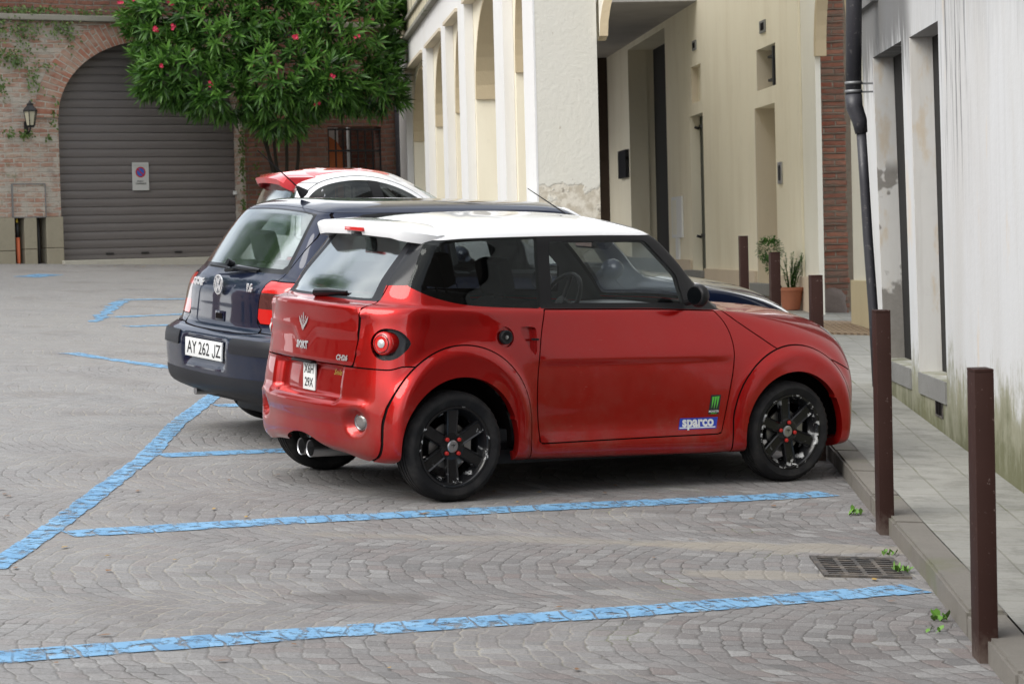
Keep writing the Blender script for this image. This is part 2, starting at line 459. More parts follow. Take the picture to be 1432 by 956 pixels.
# ------------------------------------------------------------------ wheels
def tyre_mat():
    m = mat('tyre_rubber', (0.016, 0.016, 0.017), 0.8, spec=.25); n = N(m); p = n.objc(); q = n.sep(p)
    ang = n.math('ARCTAN2', q[2], q[0]); r = n.math('SQRT', n.math('ADD', n.math('MULTIPLY', q[0], q[0]), n.math('MULTIPLY', q[2], q[2])))
    d = n.noise(p, 9, 5, 0.6)
    n.set(col=n.mix(n.sstep(d, 0.4, 0.8), (0.010, 0.010, 0.011), (0.034, 0.032, 0.030)), rough=0.8)
    return m
M_TYRE = tyre_mat()
def rim_mat(chip):
    m = mat('black_rim_paint' + ('_chipped' if chip > .5 else ''), (0.007, 0.007, 0.008), 0.3, 0, 0.2, 0.3); n = N(m); p = n.objc(); q = n.sep(p)
    r = n.math('SQRT', n.math('ADD', n.math('MULTIPLY', q[0], q[0]), n.math('MULTIPLY', q[2], q[2])))
    ns = n.noise(p, 24, 5, 0.6); big = n.noise(p, 11, 2)
    edge = n.sstep(r, 0.13, 0.18)
    k = n.math('MULTIPLY', n.sstep(ns, 0.60 - 0.035 * chip, 0.62 - 0.035 * chip), n.math('MULTIPLY', edge, n.sstep(big, 0.46 - 0.06 * chip, 0.54)))
    n.set(col=n.mix(k, (0.010, 0.010, 0.011), (0.55, 0.55, 0.54)), rough=n.math('ADD', 0.2, n.math('MULTIPLY', k, 0.4)))
    return m
M_RIM0 = rim_mat(0.0); M_RIM1 = rim_mat(1.0)
M_REDNUT = mat('red_wheel_nut', (0.5, 0.02, 0.015), 0.35)
M_DISC = mat('brake_disc', (0.30, 0.29, 0.28), 0.4, 0.8)
def wheel(parent, x, y, z, R, w, rimR, side, style, rimm, ang=0.0, steer=0.0):
    """side -1: outer face looks towards -y"""
    root = link_mesh('wheel', None, parent); root.matrix_local = Matrix.Translation((x, y, z)) @ Matrix.Rotation(steer, 4, 'Z')
    s = side
    bm = B(); h = w / 2
    prof = [(rimR - .004, -h * .80), (rimR + .012, -h * .90), (rimR + .03, -h * .985), ((R + rimR) / 2, -h), (R - .028, -h * .96), (R - .012, -h * .88), (R - .003, -h * .72)]
    gx = [-.5, -.18, .18, .5]
    for g in gx: prof += [(R, h * (g - .07)), (R - .008, h * (g - .055)), (R - .008, h * (g + .055)), (R, h * (g + .07))]
    prof += [(r, -hh) for r, hh in prof[:7][::-1]]
    lathe(bm, prof, 96)
    # tread blocks: shallow lateral grooves on the shoulders
    bm.verts.ensure_lookup_table()
    for v in bm.verts:
        r = sqrt(v.co.x ** 2 + v.co.z ** 2); k = round(atan2(v.co.z, v.co.x) / (2 * pi / 96))
        if abs(v.co.y) > h * .6 and r > R - .016 and k % 2 == 0: v.co.x *= 1 - .007 / R; v.co.z *= 1 - .007 / R
    obj('tyre', fix(bm), M_TYRE, root, True, 50)
    bm = B(); o = s
    # barrel and lip of the rim
    lathe(bm, [(rimR - .002, h * .80 * o), (rimR - .004, h * .86 * o), (rimR - .014, h * .86 * o), (rimR - .020, h * .78 * o), (rimR - .026, h * .55 * o), (rimR - .045, h * .2 * o), (rimR - .045, -h * .8 * o), (rimR - .006, -h * .84 * o)], 72)
    if style == 'six':
        for k in range(6):
            a = ang + k * pi / 3; ca, sa = cos(a), sin(a)
            M4 = Matrix(((ca, 0, -sa, 0), (0, 1, 0, 0), (sa, 0, ca, 0), (0, 0, 0, 1)))
            r0, r1 = .040, rimR - .016
            sec = []
            for t in (0, .35, .7, 1):
                r = r0 + (r1 - r0) * t; hw = .030 + .004 * t; yo = h * (.50 + .16 * t) * o; yd = yo - .030 * o
                sec.append([Vector((r, yd, -hw * 1.05)), Vector((r, yo - .006 * o, -hw)), Vector((r, yo, -hw * .86)), Vector((r, yo - .006 * o, -hw * .66)), Vector((r, yo - .006 * o, hw * .66)), Vector((r, yo, hw * .86)), Vector((r, yo - .006 * o, hw)), Vector((r, yd, hw * 1.05))])
            rr = [[bm.verts.new(M4 @ v) for v in q] for q in sec]
            for a_, b_ in zip(rr, rr[1:]):
                for i in range(8): bm.faces.new((a_[i], a_[(i + 1) % 8], b_[(i + 1) % 8], b_[i]))
            bm.faces.new(rr[0]); bm.faces.new(rr[-1][::-1])
        lathe(bm, [(.001, h * .30 * o), (.066, h * .30 * o), (.070, h * .46 * o), (.060, h * .50 * o), (.001, h * .50 * o)], 36)
    else:
        lathe(bm, [(.001, h * .62 * o), (.05, h * .62 * o), (.10, h * .55 * o), (rimR - .03, h * .6 * o), (rimR - .02, h * .7 * o)], 40)
    obj('rim', fix(bm), rimm, root, True, 30)
    bm = B(); lathe(bm, [(.001, h * .60 * o), (.026, h * .60 * o), (.031, h * .56 * o), (.031, h * .44 * o)], 32)
    cap = obj('hub_cap', fix(bm), M_STEEL, root, True, 30)
    if style == 'six':
        bm = B(); yy = h * .60 * o + .0012 * o
        for q in ([(-.013, .008), (-.003, .010), (-.008, .002)], [(-.003, .012), (.003, .012), (0, -.012)], [(.003, .008), (.014, .012), (.006, .0)]):
            bm.faces.new([bm.verts.new((a, yy, b)) for a, b in q])
        obj('emblem', bm, M_INK, cap)
        for k in range(4):
            a = ang + pi / 6 + k * pi / 2 + .2; c = Vector((.049 * cos(a), h * .50 * o, .049 * sin(a)))
            bm = B(); lathe(bm, [(.017, h * .40 * o), (.017, h * .53 * o), (.012, h * .53 * o)], 20, Matrix.Translation((c.x, 0, c.z)))
            nb = obj('nut_recess', fix(bm), M_GLOSSBLK, root, True, 30)
            bm = B(); lathe(bm, [(.0105, h * .5 * o), (.0105, h * .62 * o), (.0075, h * .655 * o), (.0005, h * .66 * o)], 12, Matrix.Translation((c.x, 0, c.z)))
            obj('wheel_nut', fix(bm), M_REDNUT, root, True, 30)
    bm = B(); lathe(bm, [(.001, h * .05 * o), (.115, h * .05 * o), (.115, -h * .1 * o), (.001, -h * .1 * o)], 40)
    box(bm, .05, .12, min(-h * .3 * o, h * .25 * o), max(-h * .3 * o, h * .25 * o), -.05, .06)
    obj('brake_disc', fix(bm), M_DISC, root, True, 30)
    return root
def seat(parent, x, y, z, m, w=.44, hgt=.62):
    bm = B(); box(bm, x - .24, x + .24, y - w / 2, y + w / 2, z - .1, z + .03, bev=.04)
    Mb = Matrix.Translation((x - .22, y, z)) @ Matrix.Rotation(radians(-16), 4, 'Y')
    box(bm, -.07, .06, -w / 2, w / 2, 0, hgt * .74, Mb, bev=.045)
    s = put_part(bm, 'seat', m, parent)
    bm = B(); box(bm, -.05, .045, -.12, .12, hgt * .79, hgt * .79 + .19, Mb, bev=.035)
    for q in (-.05, .05): tube(bm, [Mb @ Vector((0, q, hgt * .7)), Mb @ Vector((0, q, hgt * .82))], .006, 6)
    put_part(bm, 'headrest', m, s)
    return s
def arch_liner(parent, x, z, r, y0, y1):
    n = 24
    for s in (-1, 1):
        bm = B()
        ra = [bm.verts.new((x + r * cos(pi * (-.03 + 1.06 * k / n)), s * y0, z + r * sin(pi * (-.03 + 1.06 * k / n)))) for k in range(n + 1)]
        rb = [bm.verts.new((v.co.x, s * y1, v.co.z)) for v in ra]
        for k in range(n): bm.faces.new((ra[k], ra[k + 1], rb[k + 1], rb[k]))
        bm.faces.new(rb); obj('wheel_well', fix(bm), M_SEAM, parent)
def carframe(O, F, L):
    F = Vector(F).normalized(); L = Vector(L).normalized(); G = F.cross(L)
    m = Matrix((F, L, G)).transposed().to_4x4(); m.translation = Vector(O); return m
# ------------------------------------------------------------------ red compact car
RED_WB = 2.142; RW_Z, FW_Z = .285, .272
red_rows = [
 [(-0.44,0,0.235),(-0.42,0.35,0.225),(-0.365,0.57,0.2),(-0.25,0.66,0.2),(0,0.67,0.2),(0.5,0.66,0.19),(1.2,0.66,0.18),(1.75,0.67,0.175),(2.39,0.64,0.17),(2.57,0.4,0.17),(2.62,0,0.17)],
 [(-0.485,0,0.265),(-0.457,0.35,0.255),(-0.39,0.605,0.235),(-0.28,0.712,0.228),(0,0.715,0.222),(0.5,0.692,0.21),(1.2,0.69,0.195),(1.75,0.705,0.19),(2.53,0.685,0.2),(2.72,0.43,0.2),(2.77,0,0.2)],
 [(-0.5,0,0.42),(-0.47,0.35,0.42),(-0.4,0.615,0.42),(-0.29,0.725,0.42),(0,0.73,0.42),(0.5,0.702,0.42),(1.2,0.702,0.42),(1.75,0.715,0.42),(2.55,0.7,0.42),(2.75,0.44,0.42),(2.81,0,0.42)],
 [(-0.495,0,0.56),(-0.465,0.35,0.56),(-0.395,0.6,0.56),(-0.285,0.72,0.56),(0,0.73,0.56),(0.5,0.708,0.56),(1.2,0.708,0.56),(1.75,0.715,0.56),(2.54,0.695,0.56),(2.75,0.44,0.56),(2.81,0,0.56)],
 [(-0.48,0,0.66),(-0.45,0.35,0.66),(-0.385,0.585,0.66),(-0.28,0.702,0.66),(0,0.722,0.66),(0.5,0.71,0.66),(1.2,0.71,0.66),(1.75,0.71,0.66),(2.51,0.675,0.66),(2.74,0.43,0.66),(2.8,0,0.66)],
 [(-0.47,0,0.78),(-0.443,0.35,0.78),(-0.375,0.575,0.78),(-0.275,0.685,0.78),(0,0.71,0.78),(0.5,0.702,0.78),(1.2,0.7,0.77),(1.75,0.692,0.77),(2.45,0.63,0.76),(2.69,0.41,0.765),(2.76,0,0.77)],
 [(-0.462,0,0.88),(-0.437,0.35,0.88),(-0.36,0.555,0.88),(-0.255,0.655,0.88),(0,0.69,0.88),(0.5,0.69,0.87),(1.2,0.685,0.865),(1.78,0.655,0.868),(2.32,0.575,0.842),(2.56,0.38,0.85),(2.62,0,0.856)],
 [(-0.465,0,0.97),(-0.44,0.35,0.968),(-0.345,0.53,0.965),(-0.235,0.632,0.965),(0,0.668,0.955),(0.5,0.678,0.945),(1.2,0.67,0.94),(1.67,0.63,0.935),(2,0.54,0.922),(2.24,0.34,0.926),(2.34,0,0.929)],
 [(-0.385,0,0.99),(-0.36,0.35,0.988),(-0.295,0.515,0.99),(-0.205,0.615,0.99),(0,0.65,0.98),(0.5,0.66,0.968),(1.2,0.652,0.96),(1.63,0.615,0.95),(1.79,0.525,0.937),(1.92,0.32,0.945),(1.95,0,0.95)],
 [(-0.29,0,1.1),(-0.27,0.33,1.1),(-0.235,0.5,1.1),(-0.165,0.595,1.09),(0,0.625,1.085),(0.5,0.632,1.08),(1.1,0.62,1.075),(1.5,0.585,1.07),(1.64,0.49,1.07),(1.74,0.31,1.08),(1.77,0,1.085)],
 [(-0.165,0,1.24),(-0.15,0.32,1.235),(-0.14,0.475,1.225),(-0.09,0.56,1.22),(0.08,0.588,1.22),(0.5,0.592,1.22),(1.04,0.585,1.22),(1.385,0.56,1.22),(1.485,0.47,1.225),(1.555,0.29,1.235),(1.585,0,1.24)],
 [(-0.075,0,1.335),(-0.07,0.32,1.325),(-0.07,0.45,1.31),(-0.03,0.53,1.302),(0.12,0.557,1.312),(0.52,0.562,1.326),(0.96,0.556,1.335),(1.245,0.535,1.337),(1.335,0.455,1.342),(1.4,0.28,1.355),(1.43,0,1.362)],
 [(-0,0,1.37),(0,0.31,1.362),(0.01,0.42,1.35),(0.05,0.485,1.345),(0.15,0.512,1.352),(0.5,0.518,1.368),(0.92,0.513,1.373),(1.15,0.49,1.37),(1.22,0.41,1.378),(1.275,0.26,1.388),(1.3,0,1.393)],
 [(0.15,0,1.41),(0.15,0.23,1.403),(0.17,0.32,1.395),(0.2,0.36,1.392),(0.28,0.38,1.397),(0.5,0.385,1.41),(0.86,0.38,1.412),(1.01,0.36,1.408),(1.08,0.3,1.41),(1.12,0.2,1.418),(1.14,0,1.422)],
 [(0.42,0,1.436),(0.43,0,1.436),(0.44,0,1.436),(0.46,0,1.436),(0.5,0,1.438),(0.6,0,1.44),(0.74,0,1.44),(0.82,0,1.439),(0.85,0,1.439),(0.87,0,1.438),(0.89,0,1.438)],
]
def ss(x, a, b):
    t = max(0, min(1, (x - a) / (b - a))); return t * t * (3 - 2 * t)
def red_disp(c, n, u, v):
    d = Vector((0, 0, 0)); ay = abs(c.y); sy = 1 if c.y > 0 else -1
    if ay > .45 and c.z < .85:                   # wheel-arch flares
        for cx, cz, ro, amt in ((.045, .365, .422, .040), (2.173, .325, .424, .045)):
            r = sqrt((c.x - cx) ** 2 + max(0, c.z - cz) ** 2)
            if r < ro:
                k = ss(ro - r, -.012, .040); k2 = 1 - .25 * ss(ro - r, .03, .09)
                fade = ss(c.z, .13, .22)
                d += Vector((0, sy, 0)) * amt * k * k2 * fade
    if ay > .5 and .3 < c.x < 1.9 and c.z < .95:
        d += Vector((0, sy, 0)) * (.003 * ss(c.z, .66, .70) * (1 - ss(c.z, .70, .82))) * ss(c.x, .4, .6) * (1 - ss(c.x, 1.7, 1.8))
        d -= Vector((0, sy, 0)) * .006 * (1 - ss(c.z, .682, .694)) * ss(c.z, .30, .66) * ss(c.x, .4, .6) * (1 - ss(c.x, 1.7, 1.8))
        d += Vector((0, sy, 0)) * (.018 * (1 - ss(c.z, .22, .36))) * ss(c.x, .4, .6) * (1 - ss(c.x, 1.6, 1.8))
    # rear wing shoulder rises between quarter glass and tail lamp
    if ay > .45 and c.x < .45 and .70 < c.z < 1.15:
        d += Vector((-.25, sy, 0)).normalized() * .022 * math.exp(-((c.z - (.97 - .16 * max(0, -c.x) + .10 * max(0, min(.3, .3 - c.x - .3)))) / .075) ** 2) * ss(.45 - c.x, 0, .4)
    # number plate recess with shelf below it
    if c.x < -.25 and c.z < .70:
        k = (1 - ss(ay, .338, .366)) * ss(c.z, .480, .500) * (1 - ss(c.z, .654, .664)); d += Vector((.052, 0, 0)) * k
        d += Vector((-.022, 0, 0)) * (1 - ss(ay, .50, .62)) * ss(c.z, .36, .45) * (1 - ss(c.z, .480, .500))
        # ears of the bumper
    if c.x < -.25 and .66 < c.z < .97 and ay < .47:
        d += Vector((-.008, 0, 0))
        d += Vector((-.010, 0, 0)) * ss(c.z, .80 - .10 * max(0, 1 - ay / .12), .84 - .10 * max(0, 1 - ay / .12)) 
    # fog lamp bowls
    if c.x < -.25:
        r = sqrt((ay - .50) ** 2 + (c.z - .395) ** 2)
        d += Vector((.045, -sy * .01, 0)) * (1 - ss(r, .035, .080))
    return d
def build_red():
    root = empty('parked_car', mat=carframe((-0.70110984, 12.75871008, 0.46981685), (0.84543853, 0.53348067, -0.02514103), (-0.53162237, 0.84513079, 0.05596067)))
    tag(root, 'small red car with a white roof and black wheels, nearest on the cobbles', 'car', 'cars parked side by side in blue bays')
    bm = shell(red_rows, .018, red_disp, soft=lambda c: abs(c.y) > .5 and c.z < .82 and (c.x < .52 or c.x > 1.66) and c.x > -.36)
    side = lambda c, u, v: abs(c.y) > .40
    # roof, windscreen, rear window
    region(bm, lambda c, u, v: 11 - v, 2)                                                       # roof
    region(bm, lambda c, u, v: max(8.12 - v, v - 11, 7.35 - u), 3)                               # screen surround + A pillar
    region(bm, lambda c, u, v: max(8.3 - v, v - 10.8, 7.95 - u), 4, only=(3,))                    # windscreen glass
    pil = sdf_poly([(-.6, 1.06), (-.24, 1.075), (-.12, 1.085), (.1, 1.40), (-.6, 1.40)])
    region(bm, lambda c, u, v: max(v - 11, 8.05 - v, u - 1.75), 5, mask=lambda c, u, v: c.x < .25)   # rear window surround (ceramic band)
    region(bm, lambda c, u, v: max(v - 10.95, 8.2 - v, u - 1.42), 6, mask=lambda c, u, v: c.x < .25, only=(5,))
    region(bm, lambda c, u, v: max(pil(c.x, c.z), v - 11, 1.75 - u), 7, mask=lambda c, u, v: c.x < .25 and u < 4.6, only=(0,))
    # side glass
    qg = sdf_poly(spl([(-.205, 1.075), (-.12, 1.03), (.04, .990), (.25, .972), (.532, .962), (.558, 1.331), (.25, 1.322), (-.07, 1.302)], 4, corner=(0, 4, 5, 7)))
    region(bm, lambda c, u, v: qg(c.x, c.z), 8, mask=side, only=(0, 7, 99))
    bp = sdf_poly([(.530, .962), (.64, .962), (.66, 1.329), (.555, 1.329)])
    region(bm, lambda c, u, v: bp(c.x, c.z), 9, mask=side, only=(0, 7, 99))
    dg = sdf_poly([(.545, .962), (1.2, .957), (1.75, .94), (1.56, 1.10), (1.285, 1.334), (.575, 1.328)])
    region(bm, lambda c, u, v: dg(c.x, c.z), 9, mask=lambda c, u, v: abs(c.y) > .40 and u < 7.6, only=(0, 3, 8))
    dgi = sdf_poly(spl([(.605, .990), (1.2, .985), (1.47, .980), (1.445, 1.125), (1.245, 1.308), (.63, 1.302)], 4, corner=(0, 1, 2, 3, 4, 5)))
    region(bm, lambda c, u, v: dgi(c.x, c.z), 10, mask=lambda c, u, v: abs(c.y) > .40, only=(9,))
    region(bm, lambda c, u, v: 8.4 - v, 3, mask=lambda c, u, v: c.x > .7, only=(0,))
    region(bm, lambda c, u, v: abs(c.x - .040 - .02 * abs(c.y)) - .0028, 99, mask=lambda c, u, v: c.x < .3, only=(2,))
    # wheel openings
    P = bm.faces.layers.int['part']
    for cx, cz, r in ((.03, .285, .345), (2.16, .272, .336)):
        region(bm, lambda c, u, v: sqrt((c.x - cx) ** 2 + (c.z - cz) ** 2) - r, -1, mask=lambda c, u, v: abs(c.y) > .30 and c.z < .8)
    for cx, cz, ro, pn in ((.045, .365, .422, 11), (2.173, .325, .424, 22)):
        region(bm, lambda c, u, v: sqrt((c.x - cx) ** 2 + max(0, c.z - cz) ** 2) - ro, pn, mask=lambda c, u, v: abs(c.y) > .40 and c.z < .85, only=(0,), gap=.0036)
    dr = sdf_poly(spl([(.525, .272), (.505, .45), (.500, .62), (.515, .80), (.548, .958), (1.2, .952), (1.665, .938), (1.735, .84), (1.757, .69), (1.722, .48), (1.680, .300), (1.66, .282)], 4, corner=(0, 4, 6, 11)))
    region(bm, lambda c, u, v: dr(c.x, c.z), 12, mask=side, only=(0,), gap=.0036)
    ht = sdf_poly([(-.450, .667), (.450, .667), (.468, .78), (.485, .965), (.47, 1.2), (-.47, 1.2), (-.485, .965), (-.468, .78)])
    region(bm, lambda c, u, v: ht(c.y, c.z), 13, mask=lambda c, u, v: c.x < .0, only=(0,), gap=.0036)
    region(bm, lambda c, u, v: max(c.z - (.664 + .02 * ss(c.x, -.35, -.28)), c.x - .02), 14, mask=lambda c, u, v: c.x < .1, only=(0,), gap=.0036)
    hd = sdf_poly([(1.69, .96), (1.80, .885), (1.93, .805), (2.075, .715), (2.45, .66), (2.6, .60), (3.0, .60), (3.0, 1.2), (1.6, 1.2)])
    region(bm, lambda c, u, v: hd(c.x, c.z), 15, mask=lambda c, u, v: c.x > 1.5, only=(0,), gap=.0036)
    region(bm, lambda c, u, v: 2.45 - c.x, 16, mask=lambda c, u, v: c.x > 2.3 and c.z < .66, only=(0,), gap=.0036)
    hl = sdf_poly(spl([(2.54, .83), (2.62, .81), (2.75, .72), (2.74, .66), (2.64, .71)], 5))
    region(bm, lambda c, u, v: max(hl(c.x, c.z), .28 - abs(c.y)), 17, mask=lambda c, u, v: c.x > 2.1, only=(15,), gap=.0036)
    # tail lamp bowls (teardrop on the rear corner, in a plane turned 40 degrees)
    ca, sa = cos(radians(40)), sin(radians(40))
    tl = sdf_poly(spl([(-.085, .022), (-.080, -.042), (-.035, -.082), (.045, -.076), (.108, -.022), (.115, .012), (.060, .062), (-.03, .070)], 5))
    def tlf(c, u, v):
        a = (c.x + .335) * ca + (abs(c.y) - .615) * sa * 1.0
        return tl(a, c.z - .795)
    region(bm, tlf, 18, mask=lambda c, u, v: c.x < -.1 and abs(c.y) > .40, only=(0, 13, 99))
    fc = lambda c, u, v: sqrt((c.x - .30) ** 2 + (c.z - .822) ** 2) - .052
    region(bm, fc, 19, mask=lambda c, u, v: c.y < -.4, only=(0,), gap=.0)
    dh = sdf_poly(spl([(.395, .868), (.492, .868), (.492, .742), (.475, .730), (.43, .79)], 4, corner=(1, 2)))
    region(bm, lambda c, u, v: dh(c.x, c.z), 20, mask=lambda c, u, v: c.y < -.4, only=(0,))
    # exhaust cut-out in the bumper
    region(bm, lambda c, u, v: max(c.z - .300 + .09 * (abs(c.y + .01) / .27) ** 2, abs(c.y + .01) - .29), -1, mask=lambda c, u, v: c.x < -.2 and c.z < .5, only=(14, 0, 99))
    spec = {0: ('body_shell', M_RED, 0, .02), 2: ('roof', M_WHITE, -.002, .01), 3: ('windscreen_frame', M_SATBLK), 4: ('windscreen', M_GLASS), 5: ('rear_window_frame', M_GREYPL), 6: ('rear_window', M_REARG),
            7: ('rear_pillar_trim', M_GLOSSBLK), 8: ('quarter_window', M_TINT), 9: ('door_window_frame', M_SATBLK), 10: ('door_window', M_GLASS, .004), 11: ('wheel_arch_flare', M_RED, 0, .045), 22: ('wheel_arch_flare', M_RED, 0, .045),
            (12, -1): ('door', M_REDDOOR, 0, .012), (12, 1): ('door', M_RED, 0, .012), 13: ('tailgate', M_RED, 0, .012), 14: ('rear_bumper', M_RED, 0, .02), 15: ('bonnet', M_RED, 0, .012), 16: ('front_bumper', M_RED, 0, .02),
            17: ('headlight', M_CLEARL), 99: ('panel_gap', M_SEAM, .006)}
    for k in (8, 10, 17, 11, 22, 7): 
        if k in spec and not isinstance(k, tuple):
            v_ = spec.pop(k); spec[(k, -1)] = v_; spec[(k, 1)] = v_
    made = split_parts(bm, spec, root, M_INT, (4, 6, 8, 10, 18, 19, 20, 99))
    # hollows get depth: tail lamp bowls, fuel flap hollow, door pull
    for pn, nm, mt, dep in ((18, 'tail_lamp_housing', M_GLOSSBLK, .045), (19, 'fuel_cap_recess', M_RED, .012), (20, 'door_pull_recess', M_RED, .035)):
        for s in (-1, 1): bowl(bm, pn, s, nm, mt, dep, root)
    for s in (-1, 1):
        c0 = Vector((-.322, s * .585, .792)); ax = Vector((-.90, s * .42, .02)).normalized()
        T = Matrix.Translation(c0) @ ax.to_track_quat('Y', 'Z').to_matrix().to_4x4()
        b = B(); lathe(b, [(.056, -.03), (.060, .02), (.059, .034), (.052, .044), (.032, .049), (.022, .048)], 40, T)
        lamp = obj('tail_lamp', fix(b), M_REDLENS, root, True, 50)
        b = B(); lathe(b, [(.040, .0445), (.043, .0500), (.046, .0455)], 40, T); obj('lamp_ring', fix(b), M_SMOKE, lamp, True, 50)
        b = B(); lathe(b, [(.022, .046), (.021, .050), (.010, .055), (.0005, .056)], 24, T); obj('lens_centre', fix(b), M_CLEARL, lamp, True, 50)
    # fog lamps
    for s in (-1, 1):
        T = Matrix.Translation((-.405, s * .497, .395)) @ Vector((-.93, s * .36, 0)).normalized().to_track_quat('Y', 'Z').to_matrix().to_4x4()
        b = B(); lathe(b, [(.045, -.03), (.045, .006), (.040, .009), (.036, .004)], 36, T)
        f = obj('fog_lamp', fix(b), M_STEEL, root, True, 40)
        b = B(); lathe(b, [(.036, .004), (.030, .010), (.015, .012), (.0005, .012)], 32, T); obj('lens', fix(b), M_REDLENS if s > 0 else M_DIMLENS, f, True, 40)
        b = B(); lathe(b, [(.009, 0), (.009, .004), (.0005, .005)], 16, Matrix.Translation((-.468, s * .30, .415)) @ Vector((-1, 0, 0)).to_track_quat('Y', 'Z').to_matrix().to_4x4()); obj('parking_sensor', fix(b), M_SATBLK, root, True, 40)
    # fuel cap
    T = Matrix.Translation((.30, -.707, .822)) @ Vector((0, -1, 0)).to_track_quat('Y', 'Z').to_matrix().to_4x4()
    b = B(); lathe(b, [(.036, -.012), (.036, .008), (.031, .012), (.022, .006), (.0005, .006)], 36, T); fcap = obj('fuel_cap', fix(b), M_SATBLK, root, True, 40)
    b = B(); lathe(b, [(.010, .005), (.010, .010), (.0005, .011)], 20, T); obj('lock', fix(b), M_STEEL, fcap, True, 40)
    b = B(); box(b, .462, .498, -.712, -.690, .803, .813, bev=.002); put_part(b, 'door_pull', M_SATBLK, root)
    # roof spoiler: a shaped wing with underside and lip
    b = B(); n = 28; top = []; edge = []; low = []; und = []
    for i in range(n + 1):
        t = -1 + 2 * i / n; y = .535 * t; a = abs(t)
        xr = -.20 + .010 * a ** 2 + .175 * max(0, (a - .76) / .24) ** 2.0
        zt = 1.386 - .022 * a ** 2 - .040 * max(0, (a - .62) / .38) ** 1.6
        th = .074 * (1 - .35 * a ** 4)
        xf = .035 + .02 * a; zf = 1.384 - .020 * a ** 2 - .052 * max(0, (a - .55) / .45) ** 2
        top.append(b.verts.new((xf, y * .985, zf + .003))); 
        mid = b.verts.new(((xf + xr) / 2, y, (zf + zt) / 2 + .012)); edge.append((mid, b.verts.new((xr, y, zt)), b.verts.new((xr - .004, y, zt - .008)), b.verts.new((xr + .014, y * .995, zt - th))))
        und.append(b.verts.new((.0 + .02 * a, y * .95, min(zt - th - .002, 1.318))))
    for i in range(n):
        L0 = [top[i], *edge[i], und[i]]; L1 = [top[i + 1], *edge[i + 1], und[i + 1]]
        for k in range(5): b.faces.new((L0[k], L1[k], L1[k + 1], L0[k + 1]))
    for q in ([top[0], *edge[0], und[0]], [top[-1], *edge[-1], und[-1]][::-1]): b.faces.new(q)
    sp = put_part(b, 'roof_spoiler', M_WHITE, root, True, 45)
    b = B(); box(b, -.207, -.10, -.095, .095, 1.330, 1.350, bev=.004)
    bl = put_part(b, 'brake_light', M_REDLENS, sp)
    b = B(); box(b, -.192, -.12, -.06, .05, 1.306, 1.3285, bev=.004); put_part(b, 'brake_light_housing', M_GLOSSBLK, sp)
    # exhaust
    for y in (.055, -.045):
        T = Matrix.Translation((-.40, y, .212)) @ Vector((-1, 0, 0)).to_track_quat('Y', 'Z').to_matrix().to_4x4()
        b = B(); lathe(b, [(.001, -.02), (.037, -.02), (.040, .052), (.044, .056), (.044, .040), (.044, -.19), (.001, -.19)], 36, T)
        ex = obj('exhaust_tip', fix(b), M_STEEL, root, True, 35)
        b = B(); lathe(b, [(.001, -.012), (.0375, -.012)], 24, T); obj('bore', b, M_SEAM, ex)
    b = B(); box(b, -.23, .02, -.22, .30, .16, .30, bev=.05); put_part(b, 'silencer', M_SATBLK, root)
    b = B(); box(b, -.18, 2.40, -.60, .60, .22, .28); box(b, .30, 1.80, -.64, .64, .17, .24); put_part(b, 'underbody', M_SATBLK, root)
    arch_liner(root, .03, .285, .36, .64, .45); arch_liner(root, 2.16, .272, .35, .60, .45)
    # wipers, mirror, aerial
    b = B(); tube(b, [(-.385, .06, 1.008), (-.375, -.06, 1.018), (-.350, -.21, 1.026)], [.022, .020, .007], 10)
    tube(b, [(-.375, .07, 1.000), (-.340, -.24, 1.018)], .006, 6); put_part(b, 'rear_wiper', M_GLOSSBLK, root)
    for s in (-1, 1):
        b = B(); bmesh.ops.create_uvsphere(b, u_segments=24, v_segments=14, radius=1.0, matrix=Matrix.Translation((1.46, s * .765, 1.028)) @ Matrix.Rotation(s * .15, 4, 'Z') @ Matrix.Diagonal((.050, .078, .062, 1)))
        for v in b.verts: v.co.x = max(v.co.x, 1.432)
        tube(b, [(1.47, s * .645, .985), (1.47, s * .71, 1.0)], .020, 10)
        mr = put_part(b, 'wing_mirror', M_SATBLK, root)
        b = B(); T = Matrix.Translation((1.4305, s * .765, 1.028)) @ Matrix.Diagonal((1, .062, .046, 1))
        b.faces.new([b.verts.new(T @ Vector((0, cos(k * pi / 12), sin(k * pi / 12)))) for k in range(24)]); obj('mirror_glass', b, M_DARKMIR, mr)
    b = B(); tube(b, [(1.13, .0, 1.418), (1.12, .0, 1.428)], [.02, .012], 10); tube(b, [(1.12, 0, 1.426), (.86, .0, 1.565)], [.004, .0022], 6); put_part(b, 'roof_aerial', M_SATBLK, root)
    # interior
    b = B(); box(b, 1.42, 1.86, -.58, .58, .70, .93, bev=.06); 
    for v in b.verts: v.co.z -= .10 * max(0, 1.62 - v.co.x)
    put_part(b, 'dashboard', M_INTG, root)
    b = B(); box(b, -.25, 1.7, -.60, .60, .27, .34); box(b, -.28, -.20, -.5, .5, .3, .9); put_part(b, 'floor_pan', M_INT, root)
    seat(root, .86, -.30, .55, M_INT); seat(root, .86, .30, .55, M_INT)
    sw = B(); T = Matrix.Translation((1.28, .30, .93)) @ Matrix.Rotation(radians(-62), 4, 'Y')
    ring = [T @ Vector((.175 * cos(2 * pi * k / 32), .175 * sin(2 * pi * k / 32), 0)) for k in range(33)]; tube(sw, ring, .0135, 8, False)
    for a in (0, 2.4, 3.9): tube(sw, [T @ Vector((0, 0, -.02)), T @ Vector((.17 * cos(a), .17 * sin(a), 0))], .014, 6)
    tube(sw, [T @ Vector((0, 0, 0)), T @ Vector((0, 0, -.3))], .04, 10); put_part(sw, 'steering_wheel', M_SATBLK, root)
